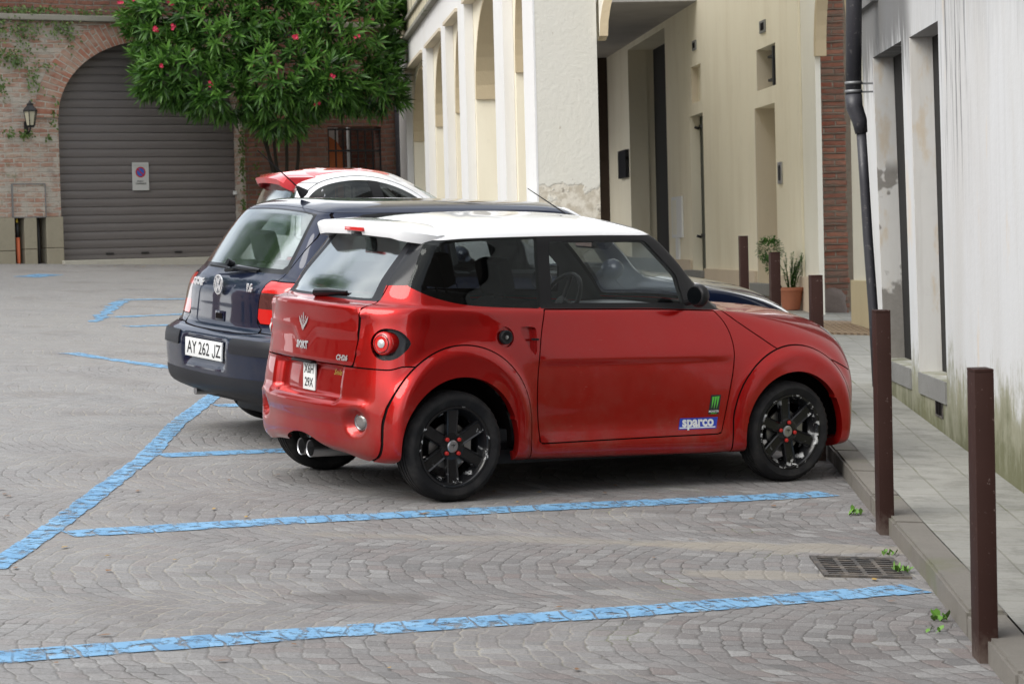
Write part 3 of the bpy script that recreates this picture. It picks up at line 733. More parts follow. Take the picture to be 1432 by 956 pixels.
    b = B(); box(b, 1.235, 1.262, -.09, .09, 1.245, 1.302, bev=.012); tube(b, [(1.26, 0, 1.28), (1.31, 0, 1.33)], .008, 6); rm = put_part(b, 'rear_view_mirror', M_SATBLK, root)
    b = B(); b.faces.new([b.verts.new(p) for p in ((1.2335, -.078, 1.256), (1.2335, .078, 1.256), (1.2335, .078, 1.292), (1.2335, -.078, 1.292))]); obj('mirror_glass', b, M_CHROME, rm)
    # wheels
    wheel(root, 0, -.665, RW_Z - .006, .279, .165, .208, -1, 'six', M_RIM0, radians(92)); wheel(root, 0, .665, RW_Z - .006, .279, .165, .208, 1, 'six', M_RIM0, .2)
    wheel(root, RED_WB, -.660, FW_Z + .003, .275, .165, .208, -1, 'six', M_RIM1, radians(40)); wheel(root, RED_WB, .660, FW_Z + .003, .275, .165, .208, 1, 'six', M_RIM1, .5)
    return root, bm, made
red, red_bm, red_made = build_red()
# ------------------------------------------------------------------ navy hatchback
K = 1.0416
golf_rows = [
 [(-0.66,0,0.24),(-0.65,0.45,0.24),(-0.6,0.66,0.24),(-0.48,0.76,0.23),(0,0.77,0.22),(0.8,0.77,0.21),(1.6,0.77,0.21),(2.2,0.77,0.21),(2.9,0.73,0.21),(3.1,0.45,0.21),(3.16,0,0.21)],
 [(-0.775,0,0.29),(-0.76,0.45,0.29),(-0.69,0.7,0.28),(-0.52,0.81,0.26),(0,0.81,0.25),(0.8,0.81,0.25),(1.6,0.81,0.25),(2.2,0.81,0.25),(2.98,0.76,0.25),(3.22,0.47,0.25),(3.28,0,0.25)],
 [(-0.815,0,0.42),(-0.8,0.45,0.42),(-0.735,0.7,0.42),(-0.55,0.845,0.42),(0,0.845,0.42),(0.8,0.84,0.42),(1.6,0.84,0.42),(2.2,0.845,0.42),(3,0.79,0.42),(3.27,0.47,0.42),(3.34,0,0.42)],
 [(-0.82,0,0.53),(-0.805,0.45,0.53),(-0.74,0.705,0.53),(-0.56,0.855,0.53),(0,0.86,0.53),(0.8,0.855,0.53),(1.6,0.855,0.53),(2.2,0.86,0.53),(3,0.8,0.53),(3.27,0.47,0.53),(3.34,0,0.53)],
 [(-0.8,0,0.61),(-0.785,0.45,0.61),(-0.72,0.71,0.615),(-0.56,0.855,0.62),(0,0.865,0.62),(0.8,0.86,0.62),(1.6,0.86,0.62),(2.2,0.86,0.62),(2.98,0.79,0.62),(3.24,0.47,0.62),(3.31,0,0.62)],
 [(-0.725,0,0.632),(-0.71,0.45,0.635),(-0.66,0.7,0.64),(-0.54,0.838,0.66),(0,0.86,0.66),(0.8,0.86,0.66),(1.6,0.86,0.66),(2.2,0.85,0.66),(2.95,0.78,0.66),(3.22,0.46,0.66),(3.29,0,0.66)],
 [(-0.715,0,0.72),(-0.7,0.45,0.72),(-0.64,0.69,0.72),(-0.53,0.815,0.73),(0,0.85,0.73),(0.8,0.85,0.73),(1.6,0.85,0.73),(2.2,0.84,0.73),(2.88,0.76,0.72),(3.12,0.46,0.73),(3.2,0,0.74)],
 [(-0.71,0,0.86),(-0.69,0.45,0.86),(-0.62,0.67,0.86),(-0.51,0.79,0.86),(0,0.825,0.86),(0.8,0.83,0.86),(1.6,0.825,0.86),(2.2,0.8,0.86),(2.65,0.72,0.83),(2.83,0.44,0.86),(2.9,0,0.87)],
 [(-0.665,0,0.965),(-0.65,0.43,0.965),(-0.585,0.64,0.965),(-0.47,0.74,0.96),(0,0.775,0.95),(0.8,0.785,0.94),(1.5,0.77,0.935),(1.78,0.73,0.935),(2.12,0.66,0.93),(2.25,0.42,0.95),(2.3,0,0.96)],
 [(-0.635,0,1),(-0.62,0.42,1),(-0.555,0.62,1),(-0.44,0.72,0.99),(0,0.755,0.98),(0.8,0.765,0.965),(1.5,0.75,0.96),(1.72,0.71,0.955),(1.86,0.62,0.965),(1.94,0.38,0.99),(1.96,0,1)],
 [(-0.51,0,1.17),(-0.5,0.4,1.165),(-0.455,0.57,1.16),(-0.34,0.645,1.15),(0.15,0.675,1.15),(1,0.685,1.14),(1.44,0.67,1.13),(1.6,0.63,1.13),(1.7,0.53,1.14),(1.77,0.34,1.155),(1.78,0,1.16)],
 [(-0.405,0,1.32),(-0.4,0.38,1.31),(-0.365,0.525,1.3),(-0.25,0.585,1.3),(0.25,0.61,1.305),(1,0.615,1.31),(1.34,0.605,1.3),(1.46,0.575,1.29),(1.55,0.48,1.3),(1.61,0.31,1.315),(1.62,0,1.325)],
 [(-0.345,0,1.385),(-0.34,0.36,1.375),(-0.31,0.49,1.36),(-0.2,0.545,1.36),(0.33,0.565,1.37),(0.98,0.57,1.378),(1.28,0.56,1.37),(1.39,0.53,1.355),(1.45,0.45,1.36),(1.5,0.29,1.372),(1.51,0,1.38)],
 [(-0.25,0,1.415),(-0.25,0.33,1.408),(-0.22,0.43,1.4),(-0.12,0.48,1.4),(0.38,0.5,1.41),(0.92,0.505,1.415),(1.22,0.5,1.41),(1.34,0.46,1.4),(1.39,0.38,1.4),(1.43,0.25,1.408),(1.45,0,1.415)],
 [(-0.02,0,1.434),(-0,0,1.434),(0.02,0,1.435),(0.06,0,1.436),(0.45,0,1.438),(0.8,0,1.439),(1,0,1.438),(1.08,0,1.437),(1.14,0,1.436),(1.17,0,1.435),(1.2,0,1.434)],
]
def _gz(x, z):
    t = max(0, min(1, (z - .80) / .20)); r = 1 - max(0, min(1, (x - 1.5) / .5))
    return z - (.042 * t + 0.0) * r
golf_rows = [[((a if a < 2.2 else 2.2 + (a - 2.2) * .90) * K, b * K, _gz(a, c) * K) for a, b, c in r] for r in golf_rows]
def golf_disp(c, n, u, v):
    d = Vector((0, 0, 0)); ay = abs(c.y); sy = 1 if c.y > 0 else -1
    if ay > .5 * K and c.z < .8:
        for cx in (0, 2.51 * K):
            r = sqrt((c.x - cx) ** 2 + (c.z - .32) ** 2)
            if r < .44: d += Vector((0, sy * .016 * ss(.44 - r, 0, .05), 0))
    if c.x < -.4 and c.z < .62:     # plate recess
        k = (1 - ss(abs(c.y - .0), .275, .30)) * ss(c.z, .435, .45) * (1 - ss(c.z, .585, .60)); d += Vector((.03, 0, 0)) * k
    return d
def build_golf():
    root = empty('parked_car', mat=carframe((-1.148, 15.01, 0.5755), (0.85270216, 0.52175436, -0.02591172), (-0.51989199, 0.85242013, 0.055608)))
    tag(root, 'dark navy five-seat hatchback with black bumper strips', 'car', 'cars parked side by side in blue bays')
    bm = shell(golf_rows, .034, golf_disp); P = bm.faces.layers.int['part']
    side = lambda c, u, v: abs(c.y) > .45
    region(bm, lambda c, u, v: 12 - v, 2)
    region(bm, lambda c, u, v: max(9.1 - v, v - 11.85, 7.75 - u), 4)
    region(bm, lambda c, u, v: max(v - 11.75, 9.1 - v, u - 1.72), 5, mask=lambda c, u, v: c.x < .2)
    region(bm, lambda c, u, v: max(v - 11.6, 9.3 - v, u - 1.55), 6, mask=lambda c, u, v: c.x < .2, only=(5,))
    for poly in ([(-.30, 1.00), (.36, .985), (.36, 1.30), (.10, 1.31), (-.12, 1.29)], [(.41, .985), (1.40, .985), (1.52, 1.0), (1.34, 1.30), (.41, 1.325)]):
        pf = sdf_poly([(a * K, b * K) for a, b in poly])
        region(bm, lambda c, u, v: pf(c.x, c.z) - .02, 9, mask=side, only=(0,))
        region(bm, lambda c, u, v: pf(c.x, c.z), 8, mask=side, only=(9,))
    for cx in (0, 2.51 * K):
        region(bm, lambda c, u, v: sqrt((c.x - cx) ** 2 + (c.z - .31) ** 2) - .365, -1, mask=lambda c, u, v: abs(c.y) > .35 and c.z < .9)
    # tail lamps
    tl = sdf_poly(spl([(.455, .690), (.475, .915), (.62, .93), (1.2, .93), (1.2, .690)], 4, corner=(0, 3, 4)))
    region(bm, lambda c, u, v: max(tl(abs(c.y) / K, c.z / K), c.x + .43 * K), 10, mask=lambda c, u, v: c.x < -.2 and abs(c.y) > .4, only=(0,), gap=.003)
    region(bm, lambda c, u, v: max(c.z / K - .865, .775 - c.z / K), 11, mask=lambda c, u, v: c.x < -.2, only=(10,))
    region(bm, lambda c, u, v: c.z / K - .775, 21, mask=lambda c, u, v: c.x < -.2, only=(10,))
    ht = sdf_poly(spl([(-.46, .632), (.46, .632), (.455, .70), (.47, .86), (.555, .98), (.465, 1.36), (-.465, 1.36), (-.555, .98), (-.47, .86), (-.455, .70)], 4))
    region(bm, lambda c, u, v: max(ht(c.y / K, c.z / K) * K, v - 12), 12, mask=lambda c, u, v: c.x < -.1, only=(0,), gap=.003)
    region(bm, lambda c, u, v: c.z / K - .640 - (0.02 * ss(c.x, -.7, -.5)), 13, mask=lambda c, u, v: c.x < -.34, only=(0,), gap=.003)
    region(bm, lambda c, u, v: c.z / K - .375 - .015 * abs(c.y), 14, mask=lambda c, u, v: c.x < -.34, only=(13,))
    region(bm, lambda c, u, v: max(c.z / K - .598, .520 - c.z / K, .36 - abs(c.y), c.x + .38), 15, mask=lambda c, u, v: c.x < -.1, only=(13, 0))
    dr = sdf_poly([(a * K, b * K) for a, b in [(.40, .27), (.40, .97), (1.52, .95), (1.62, .80), (1.60, .27)]])
    region(bm, lambda c, u, v: dr(c.x, c.z), 16, mask=side, only=(0,), gap=.003)
    hd = sdf_poly([(a * K, b * K) for a, b in [(1.72, .985), (2.9, .76), (3.1, .68), (3.6, .68), (3.6, 1.2), (1.6, 1.2)]])
    region(bm, lambda c, u, v: max(hd(c.x, c.z), 0), 17, mask=lambda c, u, v: c.x > 1.5 and False, only=(0,))
    region(bm, lambda c, u, v: max(hd(c.x, c.z), abs(c.y) - .70 * K), 17, mask=lambda c, u, v: c.x > 1.5, only=(0,), gap=.003)
    region(bm, lambda c, u, v: 2.95 * K - c.x, 18, mask=lambda c, u, v: c.x > 2.7 and c.z < .64, only=(0,), gap=.003)
    hl = sdf_poly([(a * K, b * K) for a, b in [(2.92, .66), (2.92, .76), (3.1, .72), (3.4, .70), (3.4, .62)]])
    region(bm, lambda c, u, v: max(hl(c.x, c.z), .40 - abs(c.y)), 19, mask=lambda c, u, v: c.x > 2.7, only=(0, 17, 18), gap=.003)
    spec = {0: ('body_shell', M_NAVY, 0, .02), 2: ('roof', M_NAVY, -.0015, .008), 4: ('windscreen', M_GLASS), 5: ('rear_window_frame', M_GLOSSBLK), 6: ('rear_window', M_REARG), 8: ('side_window', M_GLASS), 9: ('window_frame', M_SATBLK),
            10: ('tail_lamp', M_REDLENS), 11: ('tail_lamp_smoked_band', M_SMOKE), 21: ('tail_lamp_reversing_lens', M_REDLENS), 12: ('tailgate', M_NAVY, 0, .012), 13: ('rear_bumper', M_NAVY, 0, .02), 14: ('bumper_skirt', M_GREYPL, -.002, .01), 15: ('bumper_strip', M_GREYPL, -.010, .012),
            16: ('door', M_NAVY, 0, .012), 17: ('bonnet', M_NAVY, 0, .012), 18: ('front_bumper', M_NAVY, 0, .02), 19: ('headlight', M_CLEARL), 99: ('panel_gap', M_SEAM, .006)}
    for k in (8, 9, 10, 11, 21, 15, 16, 19): v_ = spec.pop(k); spec[(k, -1)] = v_; spec[(k, 1)] = v_
    made = split_parts(bm, spec, root, M_INT, (4, 6, 8, 99))
    bm.free()
    # plate
    T = Matrix.Translation((-.822 * K, 0, .515 * K)) @ Matrix(((0, 0, -1, 0), (-1, 0, 0, 0), (0, 1, 0, 0), (0, 0, 0, 1)))
    b = B(); box(b, -.262, .262, -.056, .056, -.012, .0, T, bev=.003); pl = put_part(b, 'number_plate', M_PLATE, root)
    text_obj('plate_lettering', 'AY 262', .108, M_INK, T @ Matrix.Translation((-.068, -.003, .0015)), pl, .0009, sx=.98)
    text_obj('plate_lettering', 'Z', .108, M_INK, T @ Matrix.Translation((.216, -.003, .0015)), pl, .0009, sx=.98)
    b = B(); jp = [(.170, .038), (.170, -.018), (.167, -.030), (.158, -.038), (.146, -.038), (.137, -.030), (.135, -.018)]; hw_ = .0052; prev = None
    for i_, (x_, y_) in enumerate(jp):
        a_, c_j = jp[max(i_ - 1, 0)], jp[min(i_ + 1, len(jp) - 1)]; t_ = Vector((c_j[0] - a_[0], c_j[1] - a_[1])).normalized(); q = (b.verts.new(T @ Vector((x_ - t_.y * hw_, y_ + t_.x * hw_, .0016))), b.verts.new(T @ Vector((x_ + t_.y * hw_, y_ - t_.x * hw_, .0016))))
        if prev: b.faces.new((prev[0], prev[1], q[1], q[0]))
        prev = q
    obj('plate_lettering', b, M_INK, pl)
    # roundel
    T = Matrix.Translation((-.728 * K, 0, .885 * K)) @ Matrix(((0, 0, -1, 0), (-1, 0, 0, 0), (0, 1, 0, 0), (0, 0, 0, 1)))
    b = B(); n = 40
    for r0, r1 in ((.052, .060),):
        pr = [(r0, 0), (r0, .008), (r1, .008), (r1, 0)]
        rings = [[b.verts.new(T @ Vector((r * cos(2 * pi * k / n), r * sin(2 * pi * k / n), h))) for k in range(n)] for r, h in pr]
        for p_, q_ in zip(rings, rings[1:]):
            for k in range(n): b.faces.new((p_[k], p_[(k + 1) % n], q_[(k + 1) % n], q_[k]))
    def stroke(pts, w=.0055):
        for (x0, y0), (x1, y1) in zip(pts, pts[1:]):
            d_ = Vector((x1 - x0, y1 - y0)); l = d_.length; an = atan2(d_.y, d_.x)
            box(b, -.002, l + .002, -w, w, 0, .008, T @ Matrix.Translation((x0, y0, 0)) @ Matrix.Rotation(an, 4, 'Z'))
    stroke([(-.026, .045), (0, .002), (.026, .045)]); stroke([(-.046, .028), (-.022, -.042), (0, -.004), (.022, -.042), (.046, .028)])
    rd = put_part(b, 'roundel_badge', M_CHROME, root, False)
    b = B(); b.faces.new([b.verts.new(T @ Vector((.054 * cos(2 * pi * k / n), .054 * sin(2 * pi * k / n), .0015))) for k in range(n)]); obj('badge_field', b, M_STEEL, rd)
    R3 = Matrix(((0, 0, -1, 0), (-1, 0, 0, 0), (0, 1, 0, 0), (0, 0, 0, 1)))
    text_obj('badge_lettering', 'GOLF', .058, M_CHROME, Matrix.Translation((-.700 * K, .34 * K, .885 * K)) @ R3, root, .0035, .004)
    text_obj('badge_lettering', '1.6', .062, M_CHROME, Matrix.Translation((-.712 * K, -.37 * K, .885 * K)) @ R3, root, .0035, .004)
    b = B(); box(b, -.722 * K, -.70, -.065, .065, .675 * K, .735 * K, bev=.006); hb = put_part(b, 'tailgate_handle', M_NAVY, root)
    b = B(); box(b, -.726 * K, -.70, -.045, .045, .690 * K, .722 * K); put_part(b, 'grip_hollow', M_SEAM, hb)
    # wiper, aerial
    b = B(); tube(b, [(-.665 * K, .05, .965 * K), (-.652 * K, -.10, .985 * K), (-.62 * K, -.32, .985 * K)], [.012, .020, .006], 8); tube(b, [(-.665 * K, .26, .985 * K), (-.625 * K, -.30, .972 * K)], .008, 6); tube(b, [(-.64 * K, 0, 1.0 * K), (-.68 * K, 0, 1.015 * K)], .022, 10); put_part(b, 'rear_wiper', M_GLOSSBLK, root)
    b = B(); tube(b, [(-.20, 0, 1.412 * K), (-.235, 0, 1.44 * K), (-.25, 0, 1.455 * K)], [.035, .018, .009], 10); tube(b, [(-.25, 0, 1.455 * K), (-.52, 0, 1.66 * K)], [.004, .003], 6); put_part(b, 'roof_aerial', M_SATBLK, root)
    for s in (-1, 1):
        b = B(); bmesh.ops.create_uvsphere(b, u_segments=18, v_segments=12, radius=1.0, matrix=Matrix.Translation((1.45, s * .93, 1.06)) @ Matrix.Diagonal((.055, .10, .065, 1))); tube(b, [(1.46, s * .78, 1.02), (1.46, s * .88, 1.05)], .025, 8); put_part(b, 'wing_mirror', M_NAVY, root)
        b = B(); tube(b, [(.80 * K + .0, s * .855 * K, .86 * K), (.62 * K, s * .875 * K, .86 * K), (.45 * K, s * .86 * K, .86 * K)], .013, 8); put_part(b, 'door_handle', M_SATBLK, root)
        wheel(root, 0, s * .76 * K, .312, .312, .19, .205, s, 'disc', M_STEEL); wheel(root, 2.51 * K, s * .76 * K, .312, .312, .19, .205, s, 'disc', M_STEEL)
    arch_liner(root, 0, .31, .375, .84, .55); arch_liner(root, 2.51 * K, .31, .375, .84, .55)
    b = B(); box(b, -.55, 3.0, -.68, .68, .20, .30); box(b, -.5, .1, -.25, .3, .14, .3, bev=.05); put_part(b, 'underbody', M_SATBLK, root)
    b = B(); tube(b, [(-.70, .45, .24), (-.45, .45, .24)], .025, 12); put_part(b, 'exhaust_pipe', M_STEEL, root)
    b = B(); box(b, -.45, 1.9, -.72, .72, .34, .42); put_part(b, 'floor_pan', M_INT, root)
    b = B(); box(b, 1.35, 1.95, -.68, .68, .72, .98, bev=.06); put_part(b, 'dashboard', M_INT, root)
    b = B(); box(b, -.60, -.10, -.60, .60, .93, .96); put_part(b, 'parcel_shelf', M_INT, root)
    for x in (.95, .1):
        for s in (-1, 1): seat(root, x, s * .36, .58, M_INTG)
    return root
golf = build_golf()

# ------------------------------------------------------------------ white car with arched windows and a red roof
def build_white():
    y0 = radians(23); k = 1.10; kx = .90
    F = Vector((cos(y0), sin(y0), -.016)); L = Vector((-sin(y0), cos(y0), .055)); F.normalize(); L = (L - F * L.dot(F)).normalized()
    root = empty('parked_car', mat=carframe((-1.66, 20.10, zg(-1.66, 20.10)), F, L))
    tag(root, 'white car with light red roof, rear spoiler and arched side windows behind the navy car', 'car', 'cars parked side by side in blue bays')
    hz = lambda z: z
    rows = []
    base = [(.22, -.40, .62, 2.25), (.28, -.52, .70, 2.36), (.45, -.56, .73, 2.40), (.62, -.55, .74, 2.38), (.78, -.53, .72, 2.26), (.90, -.51, .70, 2.02), (.97, -.49, .68, 1.82), (1.02, -.47, .665, 1.62)]
    for z, xr, w, xf in base:
        rows.append([(xr, 0, z), (xr + .02, w * .5, z), (xr + .08, w * .84, z), (xr + .2, w * .97, z), (.05, w, z), (.5, w * 1.01, z), (1.0, w, z), (min(1.5, xf - .35), w * .98, z), (xf - .16, w * .86, z), (xf - .04, w * .52, z), (xf, 0, z)])
    rows.append([(-.43,0,1.16),(-.41,.32,1.16),(-.35,.50,1.15),(-.20,.585,1.14),(.05,.61,1.14),(.4,.615,1.14),(.8,.60,1.13),(1.08,.575,1.12),(1.20,.49,1.13),(1.29,.31,1.145),(1.32,0,1.15)])
    rows.append([(-.37,0,1.30),(-.35,.30,1.295),(-.30,.45,1.28),(-.16,.52,1.27),(.08,.545,1.28),(.38,.55,1.285),(.66,.54,1.275),(.86,.51,1.25),(.96,.42,1.26),(1.04,.27,1.275),(1.07,0,1.28)])
    rows.append([(-.30,0,1.385),(-.29,.27,1.375),(-.24,.39,1.36),(-.10,.45,1.36),(.10,.475,1.375),(.36,.48,1.38),(.58,.47,1.37),(.72,.44,1.345),(.80,.36,1.35),(.86,.23,1.36),(.88,0,1.37)])
    rows.append([(-.15,0,1.44),(-.14,.22,1.43),(-.10,.31,1.42),(.0,.35,1.425),(.14,.37,1.435),(.34,.37,1.44),(.50,.36,1.43),(.60,.33,1.415),(.66,.27,1.42),(.70,.18,1.425),(.72,0,1.43)])
    rows.append([(.05 + .04 * i, 0, 1.468) for i in range(11)])
    rows = [[(a * kx, b * k, c * k) for a, b, c in r] for r in rows]
    bm = shell(rows, .036); side = lambda c, u, v: abs(c.y) > .36
    region(bm, lambda c, u, v: max(abs(c.y) / k - .33 + .10 * max(0, c.x - .1), 1.29 - c.z / k, c.x / kx - .62), 2)
    region(bm, lambda c, u, v: max(7.15 - v, v - 9.9, 7.9 - u), 4, only=(0,))
    region(bm, lambda c, u, v: max(v - 9.6, 6.3 - v, u - 1.75), 6, mask=lambda c, u, v: c.x < .2, only=(0, 2))
    arc = spl([(-.26, .99), (-.19, 1.20), (-.03, 1.33), (.26, 1.385), (.56, 1.37), (.84, 1.28), (1.06, 1.13), (1.14, .99)], 5, corner=(0, 7))
    af = sdf_poly([((a - .10) * kx, b * k) for a, b in arc])
    region(bm, lambda c, u, v: af(c.x, c.z) - .035, 7, mask=side, only=(0, 4))
    region(bm, lambda c, u, v: af(c.x, c.z) - .029, 3, mask=side, only=(7,)); region(bm, lambda c, u, v: af(c.x, c.z), 8, mask=side, only=(3,))
    region(bm, lambda c, u, v: abs(c.x - .36 * k + .15 * (c.z - 1.1)) - .045, 9, mask=side, only=(8,)); region(bm, lambda c, u, v: abs(c.x + .03 * k + .2 * (c.z - 1.1)) - .009, 10, mask=side, only=(8,))
    for cx in (0, 2.0): region(bm, lambda c, u, v: sqrt((c.x - cx) ** 2 + (c.z - .29) ** 2) - .34, -1, mask=lambda c, u, v: abs(c.y) > .30 and c.z < .8)
    tlf = sdf_poly([(.52 * k, .62), (.55 * k, .92), (1, .92), (1, .62)])
    region(bm, lambda c, u, v: max(tlf(abs(c.y), c.z), c.x + .30), 11, mask=lambda c, u, v: c.x < 0, only=(0,), gap=.003)
    ht = sdf_poly([(-.5, .5), (.5, .5), (.52, 1.5), (-.52, 1.5)])
    region(bm, lambda c, u, v: ht(c.y, c.z), 12, mask=lambda c, u, v: c.x < -.1, only=(0,), gap=.003)
    dr = sdf_poly([(.42, .28), (.42, 1.06), (1.25, 1.04), (1.32, .80), (1.25, .28)])
    region(bm, lambda c, u, v: dr(c.x, c.z), 13, mask=side, only=(0,), gap=.003)
    region(bm, lambda c, u, v: 2.12 - c.x, 14, mask=lambda c, u, v: c.x > 2.0 and c.z < .7, only=(0,), gap=.003)
    spec = {0: ('body_shell', M_WHITE, 0, .02), 2: ('roof', M_PINKRED, -.002, .006), 3: ('window_surround', M_WHITE), 7: ('window_groove', M_GREYPL, .003), 4: ('windscreen', M_GLASS), 6: ('rear_window', M_REARG), 8: ('side_window', M_TINT2), 9: ('door_pillar', M_SATBLK, -.002), 10: ('window_divider', M_STEEL, -.003),
            11: ('tail_lamp', M_REDLENS), 12: ('tailgate', M_WHITE, 0, .01), 13: ('door', M_WHITE, 0, .01), 14: ('front_bumper', M_WHITE, 0, .01), 99: ('panel_gap', M_SEAM, .006)}
    for q in (3, 7, 8, 9, 10, 11, 13): v_ = spec.pop(q); spec[(q, -1)] = v_; spec[(q, 1)] = v_
    split_parts(bm, spec, root, M_INT, (4, 6, 8, 99)); bm.free()
    b = B(); n = 20; P_ = []
    for i in range(n + 1):
        t = -1 + 2 * i / n; a = abs(t); y = .36 * k * t
        xr = -.38 * k + .03 * a + .10 * max(0, (a - .8) / .2) ** 2; zt = 1.395 * k - .02 * a * a - .05 * max(0, (a - .7) / .3) ** 2
        P_.append([b.verts.new(p) for p in ((-.10, y, 1.455 * k - .035 * a * a - .02 * a), (-.33, y, 1.425 * k - .025 * a * a), (xr, y, zt), (xr + .02, y, zt - .045), (-.24, y * .98, 1.35 * k))])
    for p_, q_ in zip(P_, P_[1:]):
        for j in range(4): b.faces.new((p_[j], q_[j], q_[j + 1], p_[j + 1]))
        b.faces.new((p_[4], q_[4], q_[0], p_[0]))
    b.faces.new(P_[0]); b.faces.new(P_[-1][::-1]); put_part(b, 'roof_spoiler', M_PINKRED, root, True, 40)
    for s in (-1, 1):
        wheel(root, 0, s * .68, .285, .285, .165, .19, s, 'disc', M_STEEL); wheel(root, 2.0, s * .68, .285, .285, .165, .19, s, 'disc', M_STEEL)
        b = B(); bmesh.ops.create_uvsphere(b, u_segments=18, v_segments=12, radius=1.0, matrix=Matrix.Translation((1.32, s * .84, 1.08)) @ Matrix.Diagonal((.05, .09, .06, 1))); tube(b, [(1.34, s * .70, 1.05), (1.34, s * .80, 1.07)], .02, 8); put_part(b, 'wing_mirror', M_SATBLK, root)
    arch_liner(root, 0, .285, .35, .74, .5); arch_liner(root, 2.0, .285, .35, .74, .5)
    b = B(); box(b, -.3, 2.1, -.6, .6, .2, .3); put_part(b, 'underbody', M_SATBLK, root)
    b = B(); box(b, -.3, 1.5, -.62, .62, .34, .40); put_part(b, 'floor_pan', M_INT, root)
    b = B(); box(b, 1.0, 1.45, -.55, .55, .72, .98, bev=.05); put_part(b, 'dashboard', M_INT, root)
    for x in (.75, .1):
        for s in (-1, 1): seat(root, x, s * .3, .62, M_INT)
    return root
M_TINT2 = glassy('car_glass_green', (0.35, 0.38, 0.36), 1.0, 1.5)
white = build_white()
# ------------------------------------------------------------------ ground, markings, kerb, pavement
def cobble_nodes(n):
    p = n.geo()
    w = n.vmath('SUBTRACT', n.noise(p, 2.4, 3, 0.6, 0, 1), (.5, .5, .5)); w2 = n.vmath('SUBTRACT', n.noise(p, 11, 2, 0.5, 0, 1), (.5, .5, .5))
    q = n.vmath('ADD', p, n.vmath('MULTIPLY', w, (.15, .15, 0))); q = n.vmath('ADD', q, n.vmath('MULTIPLY', w2, (.040, .040, 0)))
    s = n.sep(q); X, Y = s[0], s[1]
    X = n.math('ADD', X, n.math('MULTIPLY', Y, .06))
    lane = n.math('DIVIDE', n.math('ADD', Y, n.math('MULTIPLY', X, -.10)), 1.55); lf = n.math('SUBTRACT', n.math('FRACT', lane), .5)
    bow = n.math('MULTIPLY', n.math('SUBTRACT', 1.0, n.math('MULTIPLY', n.math('MULTIPLY', lf, lf), 4)), .27)
    r = n.math('DIVIDE', n.math('ADD', X, bow), .080); ri = n.math('FLOOR', r); rf = n.math('FRACT', r)
    wn_ = n.new('ShaderNodeTexWhiteNoise', noise_dimensions='1D'); n.put(wn_, 'W', ri)
    sl = n.math('ADD', n.math('DIVIDE', Y, .094), n.math('MULTIPLY', wn_.outputs['Value'], 7.0)); si = n.math('FLOOR', sl); sf = n.math('FRACT', sl)
    wc = n.new('ShaderNodeTexWhiteNoise', noise_dimensions='3D'); n.put(wc, 'Vector', n.comb(ri, si, 0.5))
    e = n.math('MINIMUM', n.math('MINIMUM', rf, n.math('SUBTRACT', 1.0, rf)), n.math('MULTIPLY', n.math('MINIMUM', sf, n.math('SUBTRACT', 1.0, sf)), 1.1))
    e = n.math('ADD', e, n.math('MULTIPLY', n.math('SUBTRACT', n.noise(p, 45, 2), .5), .07))
    return p, e, wc.outputs['Value'], wc.outputs['Color'], lf
